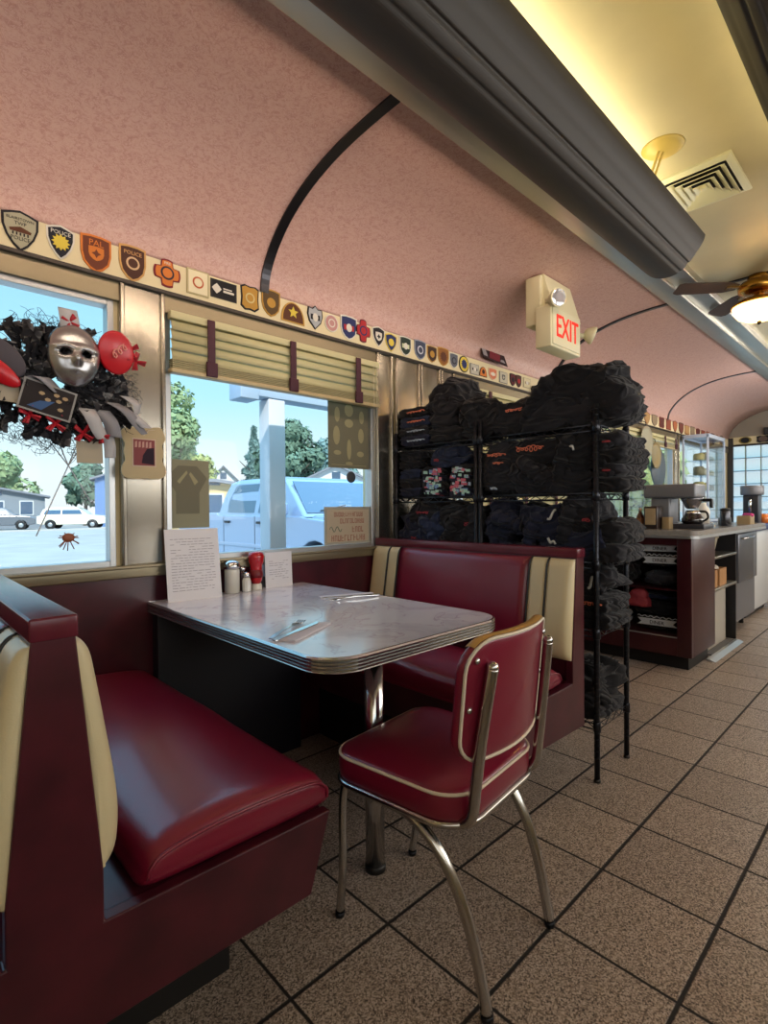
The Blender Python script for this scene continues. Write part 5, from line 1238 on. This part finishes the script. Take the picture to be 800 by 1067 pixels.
build('body', MB().rbox(6.58, 6.72, 1.23, 1.37, .93, 1.23, .01), mat('dark_grey_body', '#3b3d44', .35, metal=.4), t)
build('spout', MB().tube([(6.575, 1.3, 1.2), (6.55, 1.3, 1.15), (6.55, 1.3, 1.05)], .015, 10), M_chrome, t)
single('orange_jar', MB().lathe([(.05, 0), (.055, .005), (.055, .09), (.04, .1), (0, .1)], (6.9, 1.24, .93), 18), mat('orange_glass', '#c46a2c', .2, coat=.6), 'orange jar beside the drum-topped coffee machine', 'jar')

# hanging round plates and clock by the distant window
for (x, z, rx, lb, m_) in ((5.776, 1.79, .17, 'large pale round plate hung edge-on at the near side of the distant window', '#b8b49c'), (6.05, 1.665, .14, 'brown rimmed round plate hanging right of the large pale plate', '#a39064')):
    t = thing('hanging_plate', lb, 'plate', (x, 2.05, z-rx))
    build('plate', MB().lathe([(0, 0), (.8*rx, .004), (rx, .016), (rx, .02), (.8*rx, .012), (0, .01)], n=36, mtx=FACE_Y, c=(x, 2.06, z)), mat('plate_'+m_.strip('#'), m_, .3, metal=.3), t)
    build('hook', MB().tube([(x, 2.05, z+rx-.01), (x, 2.06, z+rx+.04), (x, 2.1, z+rx+.06)], .004, 6), M_blackmetal, t)
t = thing('round_sign', 'dark round sign hanging in the distant window above the coffee brewer', 'sign', (6.25, 2.08, 1.36))
build('disc', MB().lathe([(0, 0), (.215, 0), (.22, .006), (.215, .014), (0, .014)], n=36, mtx=FACE_Y, c=(6.25, 2.1, 1.545)), mat('slate_disc', '#56626c', .5), t)
build('hanger', MB().tube([(6.25, 2.095, 1.76), (6.25, 2.095, 1.9)], .003, 5), M_blackmetal, t)
# framed notice on the board behind the racks
t = thing('framed_notice', 'white notice in a black frame on the wall behind the top of the aisle rack', 'notice', (3.78, 2.1, 1.85))
build('frame', MB().rbox(3.60, 3.93, 2.085, 2.11, 1.83, 2.05, .004), M_black, t)
build('sheet', MB().box(3.67, 3.92, 2.082, 2.086, 1.845, 2.04), M_paperw, t)
build('printed_lines', MB().join(lines_mb(3.69, 3.90, 1.87, 2.02, 7, 4, 2.0818)), M_ink, t)

# glass pastry case in the far window corner
t = thing('pastry_case', 'tall glass pastry case with white frame in the far window corner', 'display case', (7.3, 1.92, .9))
X0, X1, Y0, Y1, Z0, Z1 = 7.02, 7.75, 1.80, 2.08, .93, 1.96
fr = MB(); q = .022
for x in (X0, X1-q):
    for y in (Y0, Y1-q): fr.rbox(x, x+q, y, y+q, Z0, Z1, .003)
for z in (Z0, Z1-.03):
    fr.rbox(X0, X1, Y0, Y0+q, z, z+.03, .003).rbox(X0, X1, Y1-q, Y1, z, z+.03, .003).rbox(X0, X0+q, Y0, Y1, z, z+.03, .003).rbox(X1-q, X1, Y0, Y1, z, z+.03, .003)
build('frame', fr, mat('white_frame', '#b9c6da', .35), t)
build('glass', MB().box(X0+q, X1-q, Y0+.004, Y0+.008, Z0, Z1).box(X0+.004, X0+.008, Y0+q, Y1-q, Z0, Z1), M_caseglass, t)
build('top_panel', MB().box(X0, X1, Y0, Y1, Z1, Z1+.012), mat('white_frame', '#b9c6da'), t)
for k, z in enumerate((1.12, 1.3, 1.48, 1.66)):
    build('glass_shelf', MB().box(X0+.03, X1-.03, Y0+.03, Y1-.03, z, z+.006), M_caseglass, t)
r = random.Random(5)
names = ['lowest', 'second', 'third', 'top']
for k, z in enumerate((1.126, 1.306, 1.486, 1.666)):
    for i in range(3):
        x = X0+.14+.21*i; hgt = r.uniform(.05, .1); col = r.choice(['#9a9c84', '#a8a06a', '#8fa3a6', '#7f7a60', '#b8b8aa'])
        o = MB().lathe([(.05, 0), (.055, .006), (.06, .01), (.06, hgt), (.045, hgt+.015), (0, hgt+.017)], (x, 1.94, z+.001), 18)
        single('cake', o, mat('cake_'+col.strip('#'), col, .5), 'pale cake on the %s shelf of the pastry case, %s of three' % (names[k], ['nearest the brewer', 'middle', 'nearest the far wall'][i]), 'cake', 'cakes in the pastry case')
single('case_stand', MB().rbox(7.0, 7.78, 1.78, 2.1, 0, .93, .006), M_case, 'dark cabinet carrying the glass pastry case', 'cabinet')
# warm fittings seen at the far end
t = thing('wall_clock_box', 'small black box on the ledge under the arched end wall', 'speaker', (9.24, 1.58, 2.14))
build('box', MB().rbox(9.2, 9.29, 1.52, 1.66, 2.142, 2.24, .006), M_black, t)
build('grille', MB().rbox(9.195, 9.2, 1.53, 1.65, 2.155, 2.228, .002), mat('dark_grille', '#2a2a2c', .7), t)

# ------------------------------------------------------------------ outside
GZ = -.25
M_asph = mat('sunlit_asphalt', '#a3a09b', .9, var=.15, vscale=.8, bump=.2, bscale=60)
o = struct('ground', MB().box(-60, 120, 2.3, 130, GZ-.2, GZ), M_asph)
ln = MB()
for i in range(7): ln.box(-6+2.9*i, -5.9+2.9*i, 5, 10, GZ, GZ+.004)
o = struct('trim_10', ln, mat('white_road_paint', '#d0d0cc', .8))
struct('trim_11', MB().box(-30, 60, 41, 41.3, GZ, GZ+.1).box(-30, 60, 41.3, 42, GZ, GZ+.03), mat('pale_concrete', '#b5b3ae', .9))
# porch post and beam just outside the table window
t = thing('porch_post', 'white square porch post outside the table window', 'post', (1.75, 2.8, GZ))
build('shaft', MB().rbox(1.69, 1.805, 2.75, 2.865, GZ, 1.79, .006), mat('white_post_paint', '#c9ced6', .6), t)
build('base_trim', MB().rbox(1.66, 1.84, 2.72, 2.9, GZ, GZ+.14, .006), mat('white_post_paint', '#c9ced6'), t)
t = thing('porch_beam', 'white porch roof beam crossing above the post outside the table window', 'beam', (3, 2.81, 1.79))
build('beam', MB().rbox(1.55, 6.5, 2.75, 2.87, 1.795, 1.95, .006), mat('blue_white_paint', '#a9bdd6', .6), t)
build('bracket', MB().rbox(1.50, 1.62, 2.74, 2.88, 1.77, 1.98, .006), mat('blue_white_paint', '#a9bdd6', .6), t)

# pickup truck parked nose-in; local l runs from the nose back along +Y
def truck():
    t = thing('pickup_truck', 'silver blue crew cab pickup truck parked outside the table window', 'truck', (5.4, 7.6, GZ))
    M_b = mat('silver_blue_paint', '#8fa6c4', .22, metal=.35, coat=.8); M_gl = mat('dark_car_glass', '#3d5670', .06, coat=1); M_t = mat('tyre_rubber', '#141416', .8); M_tr = mat('black_trim', '#1c1e24', .5)
    X0, X1 = 4.4, 6.4; YN = 4.75; Y = lambda l: YN+l
    z = lambda h: GZ+h
    # lower body with wheel arches cut out
    def arch(c, r_, n=10): return [(Y(c)+r_*math.cos(PI-PI*i/n)*1.0, z(.42)+r_*math.sin(PI*i/n)*1.05) for i in range(n+1)]
    fw, rw = 1.25, 4.75
    low = [(Y(0), z(.45)), (Y(fw)-.47, z(.42))]+arch(fw, .47)[1:-1]+[(Y(fw)+.47, z(.42)), (Y(rw)-.47, z(.42))]+arch(rw, .47)[1:-1]+[(Y(rw)+.47, z(.42)), (Y(5.9), z(.55)), (Y(5.9), z(1.3)), (Y(4.2), z(1.3)), (Y(4.2), z(1.26)), (Y(1.6), z(1.26)), (Y(1.5), z(1.24)), (Y(.25), z(1.14)), (Y(.03), z(1.02))]
    build('body', MB().prism(low, 'x', X0, X1), M_b, t, bevel=.035)
    # cab shell: tapered greenhouse
    B = [(Y(1.55), 1.24), (Y(4.2), 1.26)]; Tp = [(Y(2.2), 1.86), (Y(3.95), 1.87)]
    ins = .16
    rows = [(Y(1.5), Y(4.22), 1.25, 0.02), (Y(1.9), Y(4.1), 1.6, .1), (Y(2.2), Y(3.98), 1.83, .17), (Y(2.4), Y(3.85), 1.885, .28)]
    vs = []; 
    for (ya, yb, h, i_) in rows: vs += [(X0+i_, ya, z(h)), (X1-i_, ya, z(h)), (X1-i_, yb, z(h)), (X0+i_, yb, z(h))]
    fs = [(4*j+i, 4*j+(i+1) % 4, 4*j+4+(i+1) % 4, 4*j+4+i) for j in range(3) for i in range(4)]+[(12, 13, 14, 15)]
    build('cab', MB().add(vs, fs, False), M_b, t, bevel=.03)
    # windows lie on the tapered sides
    def on_side(yy, h, off=.006):
        for (a, b_) in zip(rows, rows[1:]):
            if a[2] <= h <= b_[2]: f = (h-a[2])/(b_[2]-a[2]); return (X0+a[3]+(b_[3]-a[3])*f-off, yy, z(h))
    def pane(pts, name):
        v1 = [on_side(Y(l), h) for l, h in pts]; v2 = [(x+.012, y, q) for x, y, q in v1]; n = len(pts)
        return build(name, MB().add(v1+v2, [list(range(n)), [n+i for i in range(n)][::-1]]+[(i, (i+1) % n, n+(i+1) % n, n+i) for i in range(n)], False), M_gl, t)
    pane([(2.95, 1.31), (3.85, 1.31), (3.87, 1.5), (3.75, 1.75), (3.68, 1.79), (2.95, 1.79)], 'rear_door_window')
    pane([(1.95, 1.31), (2.82, 1.31), (2.82, 1.79), (2.4, 1.79)], 'front_door_window')
    ws = [(X0+.1, Y(1.58), z(1.31)), (X1-.1, Y(1.58), z(1.31)), (X1-.22, Y(2.12), z(1.8)), (X0+.22, Y(2.12), z(1.8))]
    build('windscreen', MB().add([(a, b_-.03, c) for a, b_, c in ws]+[(a, b_-.01, c) for a, b_, c in ws], [(0,1,2,3),(7,6,5,4),(0,4,5,1),(1,5,6,2),(2,6,7,3),(3,7,4,0)], False), M_gl, t)
    for l in (2.88, 3.95): build('door_seam', MB().box(X0-.003, X0+.002, Y(l)-.006, Y(l)+.006, z(.55), z(1.25)), M_tr, t)
    for l in (2.72, 3.8): build('door_handle', MB().rbox(X0-.03, X0-.005, Y(l)-.1, Y(l)+.08, z(1.13), z(1.17), .008), M_tr, t)
    build('side_moulding', MB().rbox(X0-.012, X0+.004, Y(1.8), Y(4.2), z(.74), z(.8), .004), M_b, t)
    build('hood', MB().rbox(X0+.15, X1-.15, Y(.2), Y(1.55), z(1.16), z(1.27), .05), M_b, t)
    build('grille', MB().rbox(X0+.35, X1-.35, Y(-.03), Y(.05), z(.7), z(1.08), .02), M_tr, t)
    build('bumper', MB().rbox(X0+.02, X1-.02, Y(-.14), Y(.06), z(.42), z(.64), .04), M_chrome, t)
    for x in (X0+.08, X1-.34): build('headlight', MB().rbox(x, x+.26, Y(-.015), Y(.06), z(.85), z(1.05), .02), mat('lamp_lens', '#c9cbd0'), t)
    m = build('side_mirror', MB().rbox(X0-.2, X0-.02, Y(1.85), Y(1.97), z(1.28), z(1.46), .03), M_b, t)
    build('wiper', MB().tube([(4.75, Y(1.6)-.035, z(1.34)), (5.3, Y(1.68)-.04, z(1.42))], .008, 5).tube([(5.5, Y(1.6)-.035, z(1.34)), (6.0, Y(1.68)-.04, z(1.42))], .008, 5), M_tr, t)
    for l in (fw, rw):
        for x, s in ((X0+.02, -1), (X1-.02, 1)):
            R_ = Matrix.Rotation(s*PI/2, 4, 'Y')
            w = build('wheel', MB().lathe([(.22, -.24), (.36, -.24), (.395, -.2), (.395, -.05), (.37, -.0), (.25, -.0)], (x, Y(l), z(.395)), 28, R_), M_t, t)
            build('rim', MB().lathe([(.25, -.02), (.24, -.05), (.1, -.03), (.06, -.01), (0, -.01)], (x, Y(l), z(.395)), 28, R_), M_alu, w)
truck()
def car(name, label, loc, rz, paint, L_=4.5):
    t = thing(name, label, 'car', loc, rz)
    M_b = paint; M_gl = mat('dark_car_glass', '#3d5670'); M_t = mat('tyre_rubber', '#141416')
    def arch(c, n=8): return [(c-.36*math.cos(PI*i/n), .32+.36*math.sin(PI*i/n)) for i in range(n+1)]
    pl = [(-2.2, .4)]+arch(-1.35)+arch(1.35)+[(2.2, .4), (2.2, .8), (1.9, .95), (1.0, 1.02), (-1.6, 1.05), (-2.2, .95)]
    build('body', MB().prism(pl, 'y', -.88, .88), M_b, t, local=True, bevel=.05)
    rows = [(-2.0, 1.05, 1.03, .04), (-1.85, .6, 1.4, .14), (-1.6, .3, 1.56, .22)]
    vs = []
    for (a, b_, h, i_) in rows: vs += [(a, -.88+i_, h), (b_, -.88+i_, h), (b_, .88-i_, h), (a, .88-i_, h)]
    build('cabin', MB().add(vs, [(4*j+i, 4*j+(i+1) % 4, 4*j+4+(i+1) % 4, 4*j+4+i) for j in range(2) for i in range(4)]+[(8, 9, 10, 11)], False), M_b, t, local=True, bevel=.04)
    for (a, b_, a2, b2) in ((-1.75, -.7, -1.62, -.7), (-.6, .72, -.6, .5)):
        for s in (-1, 1): build('window', MB().add([(a, s*.85, 1.08), (b_, s*.85, 1.08), (b2, s*.75, 1.38), (a2, s*.75, 1.38), (a, s*.82, 1.08), (b_, s*.82, 1.08), (b2, s*.72, 1.38), (a2, s*.72, 1.38)], [(0,1,2,3),(7,6,5,4),(0,4,5,1),(1,5,6,2),(2,6,7,3),(3,7,4,0)], False), M_gl, t, local=True)
    for x in (-1.35, 1.35):
        for s in (-1, 1):
            w = build('wheel', MB().lathe([(.2, -.1), (.32, -.09), (.325, .07), (.3, .1), (.2, .1)], (x, s*.8, .325), 22, RX(-s*PI/2)), M_t, t, local=True)
            build('hubcap', MB().lathe([(.2, .09), (.1, .11), (0, .11)], (x, s*.8, .325), 22, RX(-s*PI/2)), M_alu, w, local=True)
car('parked_car', 'white car parked across the lot seen through the left window', (10.3, 43.5, GZ), math.radians(-28), mat('white_car_paint', '#dcd6c4', .25, coat=.8))
car('parked_car', 'dark car parked left of the white one across the lot', (6.0, 45.2, GZ), math.radians(-15), mat('grey_car_paint', '#5a6068', .25, coat=.8))
# houses
def house(label, x, y, w_, d_, h_, roof, wall, rcol, rz=0, wins=2):
    t = thing('house', label, 'house', (x, y, GZ), rz)
    build('walls', MB().box(-w_/2, w_/2, -d_/2, d_/2, 0, h_).prism([(-w_/2, h_), (w_/2, h_), (0, h_+roof)], 'y', -d_/2, d_/2), wall, t, local=True)
    rf = MB()
    for s in (-1, 1):
        k = .35
        rf.prism([(s*(w_/2+k), h_-roof*k/(w_/2)), (0, h_+roof), (0, h_+roof+.14), (s*(w_/2+k), h_-roof*k/(w_/2)+.14)], 'y', -d_/2-.4, d_/2+.4)
    build('roof', rf, rcol, t, local=True)
    for i in range(wins):
        x_ = (i-(wins-1)/2)*w_/(wins+.3)
        f = build('window', MB().box(x_-.45, x_+.45, -d_/2-.04, -d_/2+.01, h_*.42, h_*.42+1.1), mat('white_window_frame', '#d5d7d8', .6), t, local=True)
        build('window_pane', MB().box(x_-.38, x_+.38, -d_/2-.06, -d_/2-.03, h_*.42+.07, h_*.42+1.03), mat('dark_car_glass', '#3d5670'), f, local=True)
    build('gable_window', MB().box(-.3, .3, -d_/2-.04, -d_/2+.01, h_+.1, h_+.1+min(.8, roof*.5)), mat('dark_car_glass', '#3d5670'), t, local=True)
Mw = mat('white_siding', '#d6d9de', .7); Mr = mat('grey_shingle', '#7c8088', .9); Mtan = mat('tan_siding', '#cbb489', .8)
house('white gabled house behind the pickup truck at the right of the table window', 25.0, 31.5, 4.6, 5, 3.3, 1.1, Mw, Mr, math.radians(-35))
house('small white gabled house in the trees at the middle of the table window', 25.0, 49.5, 2.6, 3, 4.2, 1.3, Mw, Mr, math.radians(-25), 1)
house('low tan building with a flat grey roof left of the pickup truck', 11.6, 24.0, 3.6, 3, 2.35, .25, Mtan, Mr, math.radians(-25), 1)
house('low grey building with a porch across the lot in the left window', 6.6, 50, 6.0, 4, 2.4, .6, mat('grey_siding', '#7e8790', .8), Mr, math.radians(-10), 3)
house('blue building right of the white car in the left window', 14.3, 47.5, 2.9, 3, 3.9, .5, mat('blue_siding', '#5f7fae', .8), Mr, math.radians(-18), 1)

# trees
M_l = [mat('leaf_green', '#93a877', .8, var=.35, vscale=2.5), mat('leaf_yellow_green', '#aab26c', .8, var=.3, vscale=2.5), mat('leaf_dark_green', '#6b8873', .8, var=.35, vscale=2.5), mat('leaf_blue_green', '#7d9c98', .8, var=.3, vscale=2.5)]
M_bark = mat('bark', '#5a5048', .9)
def tree(label, x, y, h, r_, m, seed, n=2600, kind='round', base=.25, leaf=.3):
    rr = random.Random(seed); t = thing('tree' if kind == 'round' else 'conifer', label, 'tree', (x, y, GZ), group='trees beyond the lot')
    tr = MB().tube([(0, 0, 0), (.05*h*.2, 0, h*.3), (0, .05, h*.6), (.02, 0, h*.9)], .2, 8, radii=[h*.03, h*.022, h*.014, h*.004])
    for k in range(7):
        a = rr.uniform(0, 6.28); z0 = h*rr.uniform(.25, .6); l = r_*rr.uniform(.5, .8); tr.tube([(0, 0, z0), (l*.5*math.cos(a), l*.5*math.sin(a), z0+l*.3), (l*math.cos(a), l*math.sin(a), z0+l*.7)], .1, 6, radii=[h*.01, h*.007, h*.003])
    build('trunk', tr, M_bark, t, local=True)
    lobes = []
    if kind == 'round':
        for k in range(16):
            a = rr.uniform(0, 6.28); q = rr.uniform(.0, .62); zz = rr.uniform(base+.12, .82); f = math.sin(PI*min(1, max(.05, (zz-base+.1)/(1.05-base))))
            lobes.append((Vector((math.cos(a)*q*r_*f, math.sin(a)*q*r_*f, zz*h)), r_*rr.uniform(.28, .45)))
    mb = MB()
    for i in range(n):
        if kind == 'round':
            c, R_ = lobes[rr.randrange(len(lobes))]; d = Vector((rr.gauss(0, 1), rr.gauss(0, 1), rr.gauss(0, 1))).normalized(); p = c+d*R_*rr.uniform(.75, 1.05); p.z += 0
        else:
            f = rr.random()**.7; zz = h*(.12+.88*f); R_ = r_*(1-f)*(.75+.25*math.sin(f*40)); a = rr.uniform(0, 6.28); q = math.sqrt(rr.uniform(.3, 1)); p = Vector((math.cos(a)*R_*q, math.sin(a)*R_*q, zz-R_*.25*q)); d = Vector((math.cos(a), math.sin(a), -.3))
        s = leaf*rr.uniform(.6, 1.3); u = (d.orthogonal().normalized()); u = Matrix.Rotation(rr.uniform(0, 6.28), 3, d) @ u; v = d.cross(u).normalized(); u = (u+d*rr.uniform(-.7, .7)).normalized()
        mb.add([p-u*s*.6, p-v*s*.35, p+u*s*.7, p+v*s*.35], [(0, 1, 2, 3)], False)
    build('foliage', mb, m, t, local=True)['kind'] = 'stuff'
tree('tall pale green tree at the left edge of the table window', 12.5, 31, 9.6, 2.9, M_l[0], 1, 6500, leaf=.3)
tree('bushy yellow-green tree beneath the tall pale one', 17.6, 39, 5.9, 2.2, M_l[1], 2, 3200, leaf=.3)
tree('dark spire-topped conifer at the middle of the table window', 25.4, 44, 9.0, 2.4, M_l[3], 3, 3200, 'conifer', leaf=.42)
tree('round blue-green tree left of the conifer', 23.5, 55, 8.6, 2.6, M_l[3], 4, 3000, leaf=.5)
tree('yellow-green tree between the tan building and the conifer', 21.2, 47, 5.4, 2.3, M_l[1], 5, 2600, leaf=.42)
tree('dark green tree right of the porch post above the truck', 25.0, 37.5, 9.6, 3.3, M_l[2], 6, 5200, leaf=.42)
tree('blue-green tree behind the white gabled house', 32, 40, 8.8, 3.2, M_l[3], 7, 3800, leaf=.48)
tree('dark tree behind the truck roof beside the porch post', 31.0, 52, 6.6, 2.4, M_l[2], 8, 2600, leaf=.5)
tree('green tree over the grey porch building in the left window', 7.6, 57, 6.8, 3.4, M_l[0], 9, 3600, leaf=.5)
tree('yellow-green tree behind the white car in the left window', 17.4, 53.5, 6.6, 2.2, M_l[1], 10, 3000, leaf=.45)
tree('dark green tree at the far left of the left window', .2, 49, 6.8, 2.8, M_l[2], 11, 3000, leaf=.5)
tree('dark tree above the white car in the left window', 13.0, 51.5, 6.4, 2.2, M_l[2], 12, 3000, leaf=.45)
tree('green tree seen through the distant window past the racks', 21, 9.5, 6, 2.4, M_l[0], 13, 3600, leaf=.35)
tree('yellow-green tree nearer the distant window past the racks', 16.5, 6.2, 4.2, 1.7, M_l[1], 14, 3000, leaf=.3)

# ------------------------------------------------------------------ light
w = bpy.data.worlds.new('sky'); sc.world = w; w.use_nodes = True; nt = w.node_tree; N = nt.nodes; L = nt.links
bg = N['Background']; tc = N.new('ShaderNodeTexCoord'); sp = N.new('ShaderNodeSeparateXYZ'); L.new(tc.outputs['Generated'], sp.inputs[0])
rp = N.new('ShaderNodeValToRGB'); e = rp.color_ramp.elements
e[0].position = 0; e[0].color = lin('#d5dfe2')+[1]; e[1].position = 1; e[1].color = lin('#7db2dd')+[1]
for q, c in ((.06, '#d6e6ea'), (.2, '#a6dcec'), (.42, '#8cc8ea')):
    k = e.new(q); k.color = lin(c)+[1]
L.new(sp.outputs[2], rp.inputs[0]); L.new(rp.outputs[0], bg.inputs[0]); 
# brighter dome overhead than near the horizon
r3 = N.new('ShaderNodeMapRange'); r3.inputs[1].default_value = .4; r3.inputs[2].default_value = .75; r3.inputs[3].default_value = .8; r3.inputs[4].default_value = 2.6
L.new(sp.outputs[2], r3.inputs[0]); L.new(r3.outputs[0], bg.inputs[1])
def lamp(name, kind, loc, rot, energy, col, **kw):
    l = bpy.data.lights.new(name, kind); l.energy = energy; l.color = col
    for k, v in kw.items(): setattr(l, k, v)
    o = bpy.data.objects.new(name, l); C.objects.link(o); o.location = loc; o.rotation_euler = rot; return o
lamp('sun', 'SUN', (0, -5, 20), (math.radians(48), 0, math.radians(-25)), 2.9, (1, .95, .84), angle=.01)
# tubes inside the cove troughs shine up on the centre ceiling
for y in (.9, .22):
    lamp('cove_tube_light', 'AREA', (.1, y, 2.40), (PI, 0, 0), 5.5, (1, .9, .62), shape='RECTANGLE', size=5.0, size_y=.05)
# fill lights added in the openings of the unseen right wall
for a, b in zip(rw[1::2], rw[2::2]):
    lamp('window_daylight', 'AREA', ((a+b)/2, YR-.02, 1.45), (math.radians(104), 0, 0), 3.5 if a < 1 else 12, (1, .93, .87), shape='RECTANGLE', size=b-a, size_y=.9)
lamp('fan_bulb', 'POINT', (FX, FY, FZ-.06), (0, 0, 0), 6, (1, .76, .42), shadow_soft_size=.03)
# added warm fill hidden in the gap behind the trough, brightening the pink vault
lamp('trough_side_strip', 'AREA', (.2, 1.092, 2.482), (math.radians(82), 0, 0), 11, (1, .76, .58), shape='RECTANGLE', size=5.0, size_y=.025)
lamp('ceiling_lamp', 'POINT', (6.6, .5, 2.1), (0, 0, 0), 26, (1, .93, .84), shadow_soft_size=.12)  # unseen fill light added to brighten the far end of the vault

# ------------------------------------------------------------------ camera
F_PX = 546.0; pitch, roll, yaw = math.radians(-.5), math.radians(-.45), math.radians(46.15)
f = Vector((math.cos(yaw)*math.cos(pitch), math.sin(yaw)*math.cos(pitch), math.sin(pitch)))
r_ = Vector((math.sin(yaw), -math.cos(yaw), 0)); u_ = r_.cross(f)
r2 = r_*math.cos(roll)+u_*math.sin(roll); u2 = u_*math.cos(roll)-r_*math.sin(roll)
cd = bpy.data.cameras.new('camera'); co = bpy.data.objects.new('camera', cd); C.objects.link(co)
co.matrix_world = Matrix(((r2.x, u2.x, -f.x, 0), (r2.y, u2.y, -f.y, 0), (r2.z, u2.z, -f.z, 1.13), (0, 0, 0, 1)))
cd.sensor_fit = 'VERTICAL'; cd.sensor_height = 24; cd.lens = 24*F_PX/1067; cd.clip_start = .05; cd.clip_end = 500
sc.camera = co
sc.view_settings.view_transform = 'Standard'; sc.view_settings.look = 'None'; sc.view_settings.gamma = 1; sc.view_settings.use_curve_mapping = False
sc.view_settings.exposure = 0.75
